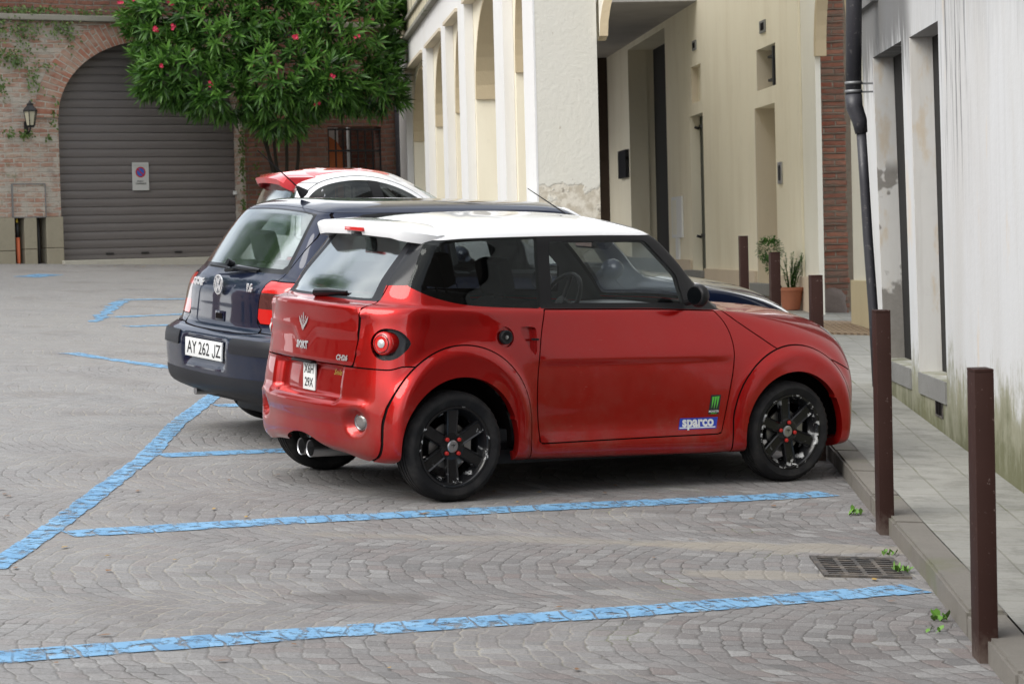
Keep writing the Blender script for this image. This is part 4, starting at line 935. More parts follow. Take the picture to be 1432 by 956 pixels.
def cobble_mat(blue=False):
    m = mat('blue_marking_paint' if blue else 'porphyry_setts', (.3, .28, .28), .8); n = N(m)
    p, e, h, hc, lf = cobble_nodes(n)
    joint = n.math('MULTIPLY', n.math('SUBTRACT', 1.0, n.sstep(e, .005, .065)), n.math('ADD', .40, n.math('MULTIPLY', n.sstep(n.noise(p, 5, 3, .6), .42, .62), .50)))
    patch = n.noise(p, .55, 5, .6); fine = n.noise(p, 85, 5, .8); mid = n.noise(p, 6, 4, .6)
    stone = n.ramp(h, (0, (.118, .114, .112)), (.2, (.190, .185, .182)), (.4, (.145, .132, .128)), (.6, (.205, .200, .197)), (.75, (.172, .142, .134)), (.88, (.230, .224, .218)), (1, (.270, .266, .260)))
    gx0 = n.sep(p); stone = n.mix(n.math('MULTIPLY', n.sstep(n.math('ADD', gx0[0], n.math('MULTIPLY', n.math('SUBTRACT', patch, .5), 5)), .3, -2.8), .58), stone, (.315, .313, .31))
    stone = n.mix(n.math('MULTIPLY', n.sstep(patch, .40, .66), .55), stone, (.275, .270, .266))
    stone = n.mix(n.math('MULTIPLY', n.sstep(n.noise(p, 1.1, 5, .65), .52, .68), .45), stone, (.15, .135, .13))
    stone = n.mix(n.math('MULTIPLY', n.sstep(fine, .47, .62), .5), stone, (.105, .10, .096))
    stone = n.mix(n.math('MULTIPLY', n.sstep(n.noise(p, 110, 3, .7), .62, .67), .7), stone, (.40, .39, .36))
    jl = n.sstep(n.math('ADD', n.noise(p, 1.4, 3, .6), n.math('MULTIPLY', n.sep(p)[0], -.035)), .50, .62)
    jc = n.mix(jl, (.050, .046, .040), (.33, .305, .25))
    gx = n.sep(p); moss = n.math('MULTIPLY', n.sstep(n.noise(p, 1.9, 3, .5), .60, .70), n.math('ADD', n.sstep(gx[0], -1.0, 1.6), .25), clamp=True)
    jc = n.mix(n.math('MULTIPLY', moss, .8), jc, (.13, .16, .035))
    col = n.mix(joint, stone, jc)
    # oil stains with their own shape
    for (cx, cy, rx, ry, a) in ((-.62, 9.45, .30, .14, .5), (.75, 12.0, .16, .07, .35), (-.9, 12.9, .4, .3, .3)):
        d = n.math('ADD', n.math('POWER', n.math('DIVIDE', n.math('SUBTRACT', gx[0], cx), rx), 2), n.math('POWER', n.math('DIVIDE', n.math('SUBTRACT', gx[1], cy), ry), 2))
        d = n.math('ADD', d, n.math('MULTIPLY', n.math('SUBTRACT', mid, .5), 2.2)); col = n.mix(n.math('MULTIPLY', n.sstep(d, 1.2, .5), a), col, (.09, .08, .075))
    for (cx, cy, rx, ry, a) in ((1.25, 10.95, .8, .16, .6), (.1, 11.0, 1.2, .10, .35), (1.0, 10.2, .35, .12, .55)):   # sandy patches
        d = n.math('ADD', n.math('POWER', n.math('DIVIDE', n.math('SUBTRACT', gx[0], cx), rx), 2), n.math('POWER', n.math('DIVIDE', n.math('SUBTRACT', gx[1], cy), ry), 2))
        d = n.math('ADD', d, n.math('MULTIPLY', n.math('SUBTRACT', mid, .5), 3)); col = n.mix(n.math('MULTIPLY', n.sstep(d, 1.2, .3), a), col, (.30, .27, .22))
    hgt = n.math('ADD', n.math('MULTIPLY', n.sstep(e, .0, .16), 1.0), n.math('ADD', n.math('MULTIPLY', h, .30), n.math('MULTIPLY', mid, .5)))
    nb = n.bump(n.math('ADD', n.math('MULTIPLY', hgt, .7), n.math('MULTIPLY', fine, .5)), .5, .007)
    if not blue:
        n.set(col=col, normal=nb, rough=n.math('ADD', .80, n.math('MULTIPLY', h, .15)))
    else:
        b = n.ramp(h, (0, (.115, .275, .465)), (.5, (.150, .335, .540)), (1, (.205, .400, .600)))
        b = n.mix(n.math('MULTIPLY', n.sstep(fine, .45, .7), .35), b, (.09, .20, .36)); n.set(col=b, normal=n.bump(n.math('ADD', n.math('MULTIPLY', hgt, .5), fine), .25, .006), rough=.7)
        at = n.new('ShaderNodeAttribute', attribute_name='edge'); ed_ = n.math('ABSOLUTE', n.math('MULTIPLY', n.math('SUBTRACT', at.outputs['Fac'], .5), 2.0))
        al = n.new('ShaderNodeAttribute', attribute_name='along'); ac = n.math('ADD', n.math('DIVIDE', al.outputs['Fac'], .125), n.math('ADD', n.math('MULTIPLY', at.outputs['Fac'], .35), n.math('MULTIPLY', n.noise(p, 3, 1), 1.2))); af_ = n.math('FRACT', ac); cw = n.new('ShaderNodeTexWhiteNoise', noise_dimensions='1D'); n.put(cw, 'W', n.math('FLOOR', ac)); h2 = cw.outputs['Value']
        cj = n.sstep(n.math('MINIMUM', af_, n.math('SUBTRACT', 1.0, af_)), .060, .025)
        edge_ok = n.sstep(n.math('ADD', ed_, n.math('MULTIPLY', n.math('SUBTRACT', h2, .5), .26)), 1.0, .97)
        wear = n.math('MULTIPLY', n.math('SUBTRACT', 1.0, n.math('MULTIPLY', n.sstep(joint, .4, .8), .45)), n.math('SUBTRACT', 1.0, n.math('MULTIPLY', n.sstep(n.noise(p, 15, 5, .75), .50, .60), .85)))
        jm = n.math('SUBTRACT', 1.0, n.math('MULTIPLY', cj, n.math('ADD', .25, n.math('MULTIPLY', n.sstep(n.noise(p, 4, 3), .40, .60), .6)))); n.set(alpha=n.math('MULTIPLY', n.math('MULTIPLY', wear, edge_ok), jm)); n.set(col=n.mix(n.math('MULTIPLY', h2, .45), b, (.21, .42, .63)))
    return m
M_COB = cobble_mat(); M_BLUE = cobble_mat(True)
b = B()
xs = [-60, -40, -28, -20] + [-14 + i * .7 for i in range(41)] + [20, 28, 40, 60]
ys = [-60, -40, -25] + [-12 + i * .75 for i in range(81)] + [56, 70, 100]
g = [[b.verts.new((x, y, zg(x, y))) for y in ys] for x in xs]
for i in range(len(xs) - 1):
    for j in range(len(ys) - 1): b.faces.new((g[i][j], g[i + 1][j], g[i + 1][j + 1], g[i][j + 1]))
tag(obj('ground', b, M_COB, smooth=True), kind='structure')

def strip(name, pts, w, zoff=.004, m=M_BLUE, jag=.003, seed=1):
    rnd = random.Random(seed); b = B(); EL = b.verts.layers.float.new('edge'); AL = b.verts.layers.float.new('along'); w *= 1.22; P = [Vector((x, y, 0)) for x, y in pts]; rows = []
    seg = []
    for a, c in zip(P, P[1:]):
        n = max(1, int((c - a).length / .10))
        for k in range(n): seg.append(a.lerp(c, k / n))
    seg.append(P[-1]); jl = jr = 0
    for i, q in enumerate(seg):
        t = (seg[min(i + 1, len(seg) - 1)] - seg[max(i - 1, 0)]).normalized(); s = Vector((-t.y, t.x, 0))
        if i % 1 == 0: jl, jr = rnd.uniform(-jag, jag), rnd.uniform(-jag, jag)
        r_ = [b.verts.new((v.x, v.y, zg(v.x, v.y) + zoff)) for v in (q + s * (w / 2 + jl), q, q - s * (w / 2 + jr))]
        for v_, e_ in zip(r_, (0.0, .5, 1.0)): v_[EL] = e_; v_[AL] = sum((seg[z + 1] - seg[z]).length for z in range(i)) + seed
        rows.append(r_)
    for r0, r1 in zip(rows, rows[1:]):
        for k in range(2): b.faces.new((r0[k], r0[k + 1], r1[k + 1], r1[k]))
    return tag(obj(name, b, m), kind='structure')
strip('road_marking', [(-3.6, 7.10), (-1.75, 8.13), (-.83, 8.64), (.45, 9.28), (1.64, 9.95)], .165, seed=2)
strip('road_marking', [(-2.0, 10.80), (-1.08, 11.36), (.10, 12.0), (1.42, 12.68), (1.66, 12.82)], .165, seed=3)
strip('road_marking', [(-2.0, 13.70), (-1.35, 14.08), (.3, 15.0), (1.7, 15.8)], .15, seed=4)
strip('road_marking', [(-2.02, 16.5), (-1.2, 16.95), (1.0, 18.2)], .14, seed=5)
strip('road_marking', [(-2.14, 9.85), (-2.10, 10.9), (-2.07, 13.7), (-2.13, 15.3), (-2.12, 17.4)], .095, .0045, seed=6, jag=.006)
strip('road_marking', [(-4.17, 24.3), (-4.47, 27.9)], .11, seed=7, jag=.05)
for k, q in enumerate(([(-4.5, 28.1), (-3.3, 28.9), (-2.2, 29.6)], [(-4.1, 25.1), (-3.5, 25.8), (-2.4, 27.0)], [(-3.77, 23.8), (-3.3, 24.2), (-2.0, 25.2)], [(-3.75, 20.5), (-2.7, 19.3), (-2.0, 18.6)], [(-6.5, 32.5), (-6.3, 33.4)])):
    strip('road_marking', q, .13 if k < 4 else .30, seed=20 + k, jag=.03)

# kerb and pavement
KL = [(1.36, 1.0), (1.45, 4.0), (1.62, 7.89), (1.66, 8.94), (1.71, 10.06), (1.745, 11.22), (1.85, 14.02), (1.98, 18.0), (2.02, 20.2), (1.80, 20.95), (.9, 21.25), (-.2, 21.4)]
def along(line, step):
    out = []
    for a, c in zip(line, line[1:]):
        n = max(1, round((Vector(c) - Vector(a)).length / step))
        for k in range(n): out.append(Vector(a).lerp(Vector(c), k / n))
    out.append(Vector(line[-1])); return out
def kerb_mat():
    m = mat('kerb_stone', (.3, .28, .25), .8); n = N(m); p = n.geo()
    c = n.mix(n.noise(p, 3, 6, .7), (.13, .12, .105), (.205, .19, .165)); c = n.mix(n.math('MULTIPLY', n.sstep(n.noise(p, 50, 3), .55, .7), .5), c, (.14, .13, .11))
    c = n.mix(n.math('MULTIPLY', n.sstep(n.noise(p, 2.2, 3), .55, .7), .5), c, (.12, .13, .06))
    n.set(col=c, normal=n.bump(n.noise(p, 40, 5, .7), .5, .008)); return m
M_KERB = kerb_mat()
KH = .095
b = B(); pts = along(KL, .95)
for i, (p0, p1) in enumerate(zip(pts, pts[1:])):
    t = (p1 - p0).normalized(); s = Vector((t.y, -t.x)); a = p0 + t * .009; c = p1 - t * .009; r = random.Random(i); dx = r.uniform(-.008, .008); dz = r.uniform(-.006, .006)
    vs = []
    for q in (a, c):
        for off, zz in ((dx, -.08), (dx, KH + dz), (.15 + dx, KH + dz), (.15, -.08)):
            v = q + s * off; vs.append(b.verts.new((v.x, v.y, zg(v.x, v.y) + zz)))
    fs = [b.faces.new([vs[k] for k in q]) for q in ((0, 1, 2, 3), (7, 6, 5, 4), (0, 4, 5, 1), (1, 5, 6, 2), (2, 6, 7, 3), (3, 7, 4, 0))]
    bmesh.ops.bevel(b, geom=[e for e in fs[3].edges], offset=.012, segments=2, affect='EDGES')
tag(obj('kerb', fix(b), M_KERB, smooth=True, sharp=40), kind='structure')
def pave_mat():
    m = mat('pavement_tiles', (.4, .4, .36), .8); n = N(m); p = n.geo(); s = n.sep(p)
    w = n.math('MULTIPLY', n.math('SUBTRACT', n.noise(p, 1.5, 2), .5), .03)
    bt = n.new('ShaderNodeTexBrick'); n.put(bt, 'Vector', n.comb(n.math('ADD', n.math('SUBTRACT', s[1], n.math('MULTIPLY', s[0], .05)), w), n.math('ADD', n.math('ADD', s[0], n.math('MULTIPLY', s[1], -.035)), w), 0))
    bt.inputs['Scale'].default_value = 1; bt.inputs['Brick Width'].default_value = .25; bt.inputs['Row Height'].default_value = .245; bt.inputs['Mortar Size'].default_value = .006; bt.inputs['Mortar Smooth'].default_value = .3
    bt.offset = .5; n.put(bt, 'Color1', (.245, .243, .22)); n.put(bt, 'Color2', (.30, .297, .272)); n.put(bt, 'Mortar', (.19, .185, .15))
    c = n.mix(n.math('MULTIPLY', n.sstep(n.noise(p, 2.6, 5, .65), .35, .7), .6), bt.outputs[0], (.27, .265, .24)); c = n.mix(n.math('MULTIPLY', n.sstep(n.noise(p, 4.5, 7, .75), .46, .64), .55), c, (.14, .138, .12)); c = n.mix(n.math('MULTIPLY', n.sstep(n.noise(p, 55, 4, .75), .56, .66), .35), c, (.12, .118, .10))
    grn = n.math('MULTIPLY', n.sstep(n.noise(p, 2.0, 4, .6), .54, .68), bt.outputs['Fac']); c = n.mix(grn, c, (.09, .10, .03))
    rib = n.math('SINE', n.math('MULTIPLY', s[1], 300)); c = n.mix(n.math('MULTIPLY', n.math('GREATER_THAN', rib, .3), .10), c, (.22, .21, .18))
    n.set(col=c, normal=n.bump(n.math('ADD', n.math('MULTIPLY', bt.outputs['Fac'], -1), n.math('MULTIPLY', n.noise(p, 60, 4), .3)), .5, .006)); return m
M_PAVE = pave_mat()
b = B(); inner = []
L2 = along(KL, .5)
rows = []
for i, q in enumerate(L2):
    t = (L2[min(i + 1, len(L2) - 1)] - L2[max(i - 1, 0)]).normalized(); s = Vector((t.y, -t.x)); a = q + s * .145
    far = Vector((7.0, max(q.y, 1.0))) if q.y < 20.3 and q.x > 1.0 and i < len(L2) - 8 else Vector((min(7, q.x + 6.5), 46.0))
    rows.append((a, far))
ring = [a for a, f in rows] + [Vector((-2.9, 46.0)), Vector((8.0, 46.0)), Vector((8.0, 1.0))]
tris = tessellate_polygon([[Vector((p.x, p.y, 0)) for p in ring]])
vs = [b.verts.new((p.x, p.y, 0)) for p in ring]
for t in tris: b.faces.new([vs[i] for i in t])
for k in range(40): bmesh.ops.bisect_plane(b, geom=b.verts[:] + b.edges[:] + b.faces[:], plane_co=(0, 2 + k * 1.1, 0), plane_no=(0, 1, 0))
for v in b.verts: v.co.z = zg(v.co.x, v.co.y) + KH - .004
for f in b.faces:
    f.normal_update()
    if f.normal.z < 0: f.normal_flip()
tag(obj('pavement', b, M_PAVE), kind='structure')

# drain grate
def box_on(bm, x0, x1, y0, y1, z0, z1, mi=0):
    vs = box(bm, x0, x1, y0, y1, z0, z1, mi=mi)
    for v in vs: v.co.z += zg(v.co.x, v.co.y)
def iron():
    m = mat('cast_iron', (.09, .085, .08), .55, .4); n = N(m); p = n.geo(); n.set(col=n.mix(n.sstep(n.noise(p, 12, 5, .7), .4, .7), (.06, .058, .056), (.20, .17, .14)), normal=n.bump(n.noise(p, 90, 3), .4, .003)); return m
M_IRON = iron()
gr = empty('drain_grate', (1.47, 10.45, zg(1.47, 10.45))); tag(gr, 'rusty slotted iron drain grate set in the cobbles by the kerb', 'drain grate')
def gchild(name, bm, m):
    o = obj(name, bm, m, gr); o.data.transform(Matrix.Translation(-gr.location)); return o
b = B(); X0, X1, Y0, Y1 = 1.29, 1.66, 10.19, 10.70
for q in ((X0, X1, Y0, Y0 + .03), (X0, X1, Y1 - .03, Y1), (X0, X0 + .025, Y0 + .03, Y1 - .03), (X1 - .025, X1, Y0 + .03, Y1 - .03)): box_on(b, *q, -.01, .010)
gchild('frame', b, M_IRON)
b = B()
for k in range(8): y = Y0 + .03 + k * (Y1 - Y0 - .06) / 8; box_on(b, X0 + .025, X1 - .025, y + .034, y + .056, -.01, .008)
for k in range(1, 4): x = X0 + .025 + k * (X1 - X0 - .05) / 4; box_on(b, x - .009, x + .009, Y0 + .03, Y1 - .03, -.009, .0078)
gchild('slotted_plate', b, M_IRON)
b = B(); box_on(b, X0 + .025, X1 - .025, Y0 + .03, Y1 - .03, .0045, .0050); gchild('drain_opening', b, M_SEAM)
b = B(); b.free()

# doormat-like brick strip in the pavement
m = mat('tan_ribbed_mat', (.30, .22, .14), .9); n = N(m); p = n.geo(); s = n.sep(p)
n.set(col=n.mix(n.math('GREATER_THAN', n.math('SINE', n.math('MULTIPLY', n.math('ADD', s[0], n.math('MULTIPLY', s[1], .15)), 95)), 0), (.33, .245, .16), (.20, .14, .09)), normal=n.bump(n.math('SINE', n.math('MULTIPLY', s[0], 95)), .6, .01))
b = B(); box_on(b, 3.0, 4.0, 24.0, 25.9, KH - .01, KH + .016)
tag(obj('door_mat', b, m), 'tan ribbed mat lying on the pavement before the brick pier', 'mat')

# bollards
def boll_mat():
    m = mat('brown_bollard_paint', (.06, .025, .022), .6, spec=.12); n = N(m); p = n.objc(); z = n.sep(p)[2]
    c = n.mix(n.noise(p, 5, 5, .7), (.028, .0135, .011), (.042, .020, .016)); c = n.mix(n.math('MULTIPLY', n.sstep(n.math('ADD', z, n.math('MULTIPLY', n.noise(p, 30, 4), .2)), .22, .06), .6), c, (.16, .13, .11))
    c = n.mix(n.math('MULTIPLY', n.sstep(n.noise(p, 45, 4, .8), .64, .68), .6), c, (.22, .17, .15)); n.set(col=c, rough=n.math('ADD', .5, n.math('MULTIPLY', n.noise(p, 8, 3), .2))); return m
M_BOLL = boll_mat()
B_LAB = ['brown square metal bollard nearest the camera, at the right edge beside the kerb', 'brown metal bollard between the drain grate and the red car front wheel', 'brown metal bollard just right of the terracotta pot', 'brown metal bollard in front of the terracotta pot', 'brown metal bollard left of the terracotta pot, before the cream wall']
b = B(); box(b, -.034, .034, -.07, .07, -.05, 1.0)
vb = [v for v in b.verts]
first = None
for k, (x, y, h) in enumerate([(1.625 + .017, 8.53, 1.03), (1.724 + .022, 11.48, 1.058), (1.80, 14.35, 1.09), (1.875, 17.25, 1.12), (1.93, 20.1, 1.15)]):
    r = empty('bollard', (x, y, zg(x, y))); tag(r, B_LAB[k], 'bollard', 'brown bollards along the kerb')
    b = B(); box(b, -.034, .034, -.07, .07, -.05, h - .012, bev=.003); o = obj('post', b, M_BOLL, r, True, 40)
    b = B(); box(b, -.034, .034, -.07, .07, h - .0118, h, bev=.002); obj('cap_plate', b, M_BOLL, r, True, 40)

# weeds
M_WEED = mat('weed_leaf', (.12, .26, .04), .6); M_DRY = mat('dry_leaf', (.35, .09, .03), .7)
def weed(x, y, n_, ln, wd, lab, z=0, up=.9):
    ln *= .72; wd *= .72
    r = random.Random(int(x * 100 + y * 10)); b = B()
    for k in range(n_):
        a = r.uniform(0, 2 * pi); l = ln * r.uniform(.6, 1.1); w = wd * r.uniform(.7, 1.2); el = min(1.45, r.uniform(.6, 1.5) * up)
        d = Vector((cos(a) * cos(el), sin(a) * cos(el), sin(el))); s = Vector((-sin(a), cos(a), 0)); o = Vector((r.uniform(-.03, .03), r.uniform(-.03, .03), 0))
        pts = [(0, .12), (.35, .9), (.7, 1.0), (1.0, .1)]; prev = None
        for t, ww in pts:
            c = o + d * l * t - Vector((0, 0, l * .35 * t * t)) * (1 - sin(el) * .6); q = (b.verts.new(c - s * w * ww), b.verts.new(c + s * w * ww + Vector((0, 0, .003))))
            if prev: b.faces.new((prev[0], prev[1], q[1], q[0]))
            prev = q
    o = obj('weed', b, M_WEED, None, True); o.location = (x, y, zg(x, y) + z); tag(o, lab, 'weed', 'weeds along the kerb'); return o
weed(1.685, 12.08, 8, .085, .018, 'broad-leaved weed at the foot of the kerb beside the second bollard')
weed(1.64, 10.36, 26, .07, .008, 'tuft of green weed beside the right end of the drain grate')
weed(1.66, 10.82, 9, .06, .009, 'small green weed against the kerb just behind the drain grate')
weed(1.61, 9.27, 9, .075, .020, 'round-leaved weed against the kerb left of the nearest bollard')
weed(1.545, 9.02, 6, .06, .012, 'tiny weed in a joint of the cobbles near the nearest bollard')
# ------------------------------------------------------------------ wall materials
def brick_mat(name, u='x', c1=(.38, .20, .145), c2=(.44, .33, .26), mortar=(.47, .445, .39), smear=.95, smear_c=(.45, .42, .37), moss=0.0, world=False, dark=0.0):
    m = mat(name, c1, .9); n = N(m); p = n.geo() if world else n.objc(); s = n.sep(p)
    w = n.math('MULTIPLY', n.math('SUBTRACT', n.noise(p, 3, 2), .5), .05); w2 = n.math('MULTIPLY', n.math('SUBTRACT', n.noise(p, 14, 2), .5), .02)
    uu = n.math('ADD', n.math('ADD', s[0], s[1]), w2)
    bt = n.new('ShaderNodeTexBrick'); n.put(bt, 'Vector', n.comb(uu, n.math('ADD', n.math('ADD', s[2], w), w2), 0))
    bt.inputs['Scale'].default_value = 1; bt.inputs['Brick Width'].default_value = .27; bt.inputs['Row Height'].default_value = .074; bt.inputs['Mortar Size'].default_value = .012; bt.inputs['Mortar Smooth'].default_value = .4
    n.put(bt, 'Color1', c1); n.put(bt, 'Color2', c2); n.put(bt, 'Mortar', mortar)
    c = n.mix(n.math('MULTIPLY', n.sstep(n.noise(p, 9, 4, .7), .4, .7), .45), bt.outputs[0], tuple(x * .55 for x in c1))
    c = n.mix(n.math('MULTIPLY', n.sstep(n.noise(n.scale(p, (1, 1, 2.2)), 2.4, 6, .7), .44, .58), smear), c, smear_c)
    c = n.mix(n.math('MULTIPLY', n.sstep(n.noise(p, 1.2, 5, .7), .52, .70), .45), c, (.13, .11, .095))
    if moss: c = n.mix(n.math('MULTIPLY', n.sstep(n.noise(p, 3.3, 6, .75), .58, .66), moss), c, (.06, .10, .02))
    if dark: c = n.mix(dark, c, (.03, .025, .022))
    n.set(col=c, normal=n.bump(n.math('ADD', n.math('MULTIPLY', bt.outputs['Fac'], -1.0), n.math('MULTIPLY', n.noise(p, 35, 5, .7), .8)), .8, .02)); return m
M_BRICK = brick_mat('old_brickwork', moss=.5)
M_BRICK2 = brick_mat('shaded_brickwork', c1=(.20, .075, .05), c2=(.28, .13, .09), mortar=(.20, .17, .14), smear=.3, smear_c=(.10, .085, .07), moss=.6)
M_PIER = brick_mat('red_brick_pier', c1=(.23, .075, .045), c2=(.31, .14, .09), mortar=(.25, .20, .155), smear=.6, smear_c=(.17, .125, .095), world=True)
def stone_mat(name, a, b_, sc=3, bump=.5, moss=0.0):
    m = mat(name, a, .85); n = N(m); p = n.objc(); c = n.mix(n.noise(p, sc, 6, .7), a, b_); c = n.mix(n.math('MULTIPLY', n.sstep(n.noise(p, sc * 6, 4, .7), .5, .75), .4), c, tuple(x * .55 for x in a))
    if moss: c = n.mix(n.math('MULTIPLY', n.sstep(n.noise(p, 2.6, 6, .75), .52, .64), moss), c, (.055, .085, .02))
    n.set(col=c, normal=n.bump(n.noise(p, 30, 5, .7), bump, .01)); return m
M_STONE = stone_mat('base_stone', (.36, .33, .25), (.26, .235, .175), 2.5); M_COPE = stone_mat('coping_stone', (.30, .29, .25), (.20, .19, .16), 2, moss=.7)
M_GREYST = stone_mat('grey_sill_stone', (.26, .26, .25), (.17, .168, .16), 4)
def plaster(name, col, stain=(.5, .45, .35), amt=.2, rough_patch=None, bump=.25, streak=0.0, world=True):
    m = mat(name, col, .85); n = N(m); p = n.geo(); s = n.sep(p)
    v = n.noise(n.scale(p, (1, 1, .25)), 2.0, 6, .6); c = n.mix(n.math('MULTIPLY', n.sstep(v, .40, .75), amt), col, stain)
    c = n.mix(n.math('MULTIPLY', n.sstep(n.noise(p, 5, 5, .7), .55, .75), amt * .6), c, tuple(x * .8 for x in col))
    if streak: c = n.mix(n.math('MULTIPLY', n.sstep(n.noise(n.scale(p, (1, 1, .06)), 9, 4, .7), .5, .7), streak), c, tuple(x * .7 for x in stain))
    h = n.noise(p, 25, 5, .65)
    n.set(col=c, normal=n.bump(h, bump, .008))
    return m, n, c, p, s
M_CREAM = plaster('cream_plaster', (.84, .78, .62), (.70, .62, .46), .5)[0]
M_CREAMW = plaster('pale_cream_plaster', (.82, .80, .71), (.70, .66, .55), .35)[0]
M_WSTRIP = plaster('white_painted_edge', (.72, .72, .71), (.66, .64, .60), .4)[0]
M_TAN = plaster('tan_arch_plaster', (.56, .46, .30), (.48, .39, .25), .4, bump=.6)[0]
M_JAMB = plaster('beige_reveal_plaster', (.60, .53, .41), (.44, .39, .30), .3)[0]
M_PLINTH = plaster('ochre_plinth_plaster', (.62, .54, .36), (.52, .44, .28), .4)[0]
M_PEACH = plaster('peach_plinth_plaster', (.62, .52, .40), (.52, .43, .33), .3)[0]
M_CEIL = plaster('grey_ceiling_plaster', (.42, .40, .39), (.28, .26, .25), .4)[0]
M_YWALL, n, c, p, s = plaster('stained_yellow_plaster', (.60, .55, .40), (.40, .36, .27), .6)
c = n.mix(n.math('MULTIPLY', n.sstep(n.noise(n.scale(p, (1, 1, .2)), 5, 5, .7), .5, .65), .7), c, (.14, .13, .11)); n.set(col=c)
# first pillar: lost plaster near the foot
M_PILLAR, n, c, p, s = plaster('pillar_plaster', (.66, .645, .575), (.69, .66, .56), .3)
hz_ = n.math('ADD', s[2], n.math('MULTIPLY', n.math('SUBTRACT', n.noise(p, 2.6, 7, .6), .5), .9)); msk = n.sstep(hz_, 2.16, 2.12)
bare = n.mix(n.sstep(n.noise(p, 9, 6, .7), .40, .60), (.48, .43, .34), (.66, .62, .53)); bare = n.mix(n.sstep(n.noise(p, 5, 5, .7), .58, .66), bare, (.30, .27, .22))
c = n.mix(msk, c, bare); c = n.mix(n.math('MULTIPLY', n.sstep(n.noise(p, 14, 3, .7), .70, .74), .7), c, (.42, .37, .30))
n.set(col=c, normal=n.bump(n.math('ADD', n.math('MULTIPLY', msk, -1.5), n.noise(p, 25, 5, .65)), .4, .012))
# right building: white wash with mould streaks, ochre patches and green moss at the foot
M_WHB, n, c, p, s = plaster('weathered_white_plaster', (.60, .61, .615), (.49, .475, .445), .5, streak=.14)
zz = s[2]; ns = n.noise(p, 3.2, 7, .7); st = n.noise(n.comb(n.math('MULTIPLY', s[1], 4.5), 0, n.math('MULTIPLY', zz, .55)), 2.2, 7, .7)
och = n.math('MULTIPLY', n.sstep(n.noise(n.scale(p, (1, 1, .35)), 2.3, 5, .65), .60, .72), .4); c = n.mix(och, c, (.66, .50, .30))
top = n.math('MULTIPLY', n.sstep(n.math('ADD', zz, n.math('MULTIPLY', st, 1.7)), 3.45, 4.0), n.math('ADD', n.math('MULTIPLY', n.sstep(s[1], 15.9, 16.4), .75), .22), clamp=True)
c = n.mix(n.math('MULTIPLY', top, .88), c, (.085, .085, .085))
run = n.math('MULTIPLY', n.math('MULTIPLY', n.sstep(n.noise(n.comb(n.math('MULTIPLY', s[1], 9), 0, n.math('MULTIPLY', zz, .4)), 1.5, 6, .7), .50, .62), n.sstep(zz, 1.7, 2.6)), n.math('MULTIPLY', n.sstep(s[1], 13.7, 14.1), n.sstep(s[1], 15.2, 14.8)))
c = n.mix(n.math('MULTIPLY', run, .9), c, (.12, .12, .125))
mz = n.math('ADD', zz, n.math('ADD', n.math('MULTIPLY', n.math('SUBTRACT', ns, .5), -1.0), n.math('MULTIPLY', n.math('SUBTRACT', st, .5), -.7)))
c = n.mix(n.math('MULTIPLY', n.sstep(mz, 1.00, .70), .80), c, (.185, .180, .085)); c = n.mix(n.math('MULTIPLY', n.sstep(mz, .72, .40), .75), c, (.085, .090, .03))
n.set(col=c)
M_WHBJ, n, c, p, s = plaster('weathered_reveal_plaster', (.66, .655, .63), (.55, .51, .44), .45, streak=.2)
c = n.mix(n.math('MULTIPLY', n.sstep(n.noise(n.scale(p, (1, 1, .4)), 3.5, 5, .65), .55, .66), .55), c, (.58, .46, .30))
lost = n.math('MULTIPLY', n.sstep(n.math('ADD', s[2], n.math('MULTIPLY', n.math('SUBTRACT', n.noise(p, 3, 5), .5), .9)), 1.42, 1.36), n.sstep(s[1], 17.2, 17.3))
lost = n.math('ADD', lost, n.math('MULTIPLY', n.math('MULTIPLY', n.sstep(n.math('ABSOLUTE', n.math('SUBTRACT', s[2], 1.95)), .34, .22), n.sstep(n.noise(p, 4, 3), .52, .56)), n.sstep(s[1], 17.2, 17.3)), clamp=True)
c = n.mix(lost, c, n.mix(n.noise(p, 20, 5, .7), (.20, .19, .175), (.33, .31, .28))); n.set(col=c)
M_SHUT = mat('brown_steel_shutter', (.15, .12, .115), .5); n = N(M_SHUT); p = n.objc(); 
c = n.mix(n.noise(n.scale(p, (.4, 1, 6)), 5, 5, .7), (.175, .160, .157), (.125, .114, .112)); c = n.mix(n.math('MULTIPLY', n.sstep(n.noise(n.scale(p, (1, 1, 8)), 40, 3, .7), .6, .7), .3), c, (.2, .18, .17)); n.set(col=c, normal=n.bump(n.noise(n.scale(p, (1, 1, .6)), 1.6, 3), .35, .05))
M_DARKW = stone_mat('dark_stained_wood', (.030, .020, .014), (.055, .034, .022), 6, .3)
M_WOOD = stone_mat('orange_door_wood', (.62, .20, .07), (.50, .14, .05), 5, .3)
M_GREEND = mat('dark_green_shutter_paint', (.018, .032, .026), .4)
M_BLK = mat('black_ironwork', (.012, .012, .013), .5)
M_VOID = mat('unlit_room_interior', (.01, .009, .008), .95)
M_PIPE = mat('charcoal_downpipe', (.045, .045, .052), .42); n = N(M_PIPE); p = n.geo(); n.set(col=n.mix(n.sstep(n.noise(p, 26, 4, .7), .58, .68), (.040, .040, .047), (.115, .11, .11)))
M_ZINC = mat('dull_grey_metal', (.22, .225, .23), .5, .5)

def frame(origin, ang):
    return Matrix.Translation(origin) @ Matrix.Rotation(ang, 4, 'Z')
def child(name, bm, m, root, smooth=False, sharp=None): return obj(name, fix(bm), m, root, smooth, sharp)
Pxz = lambda a, b_, t: Vector((a, t, b_))

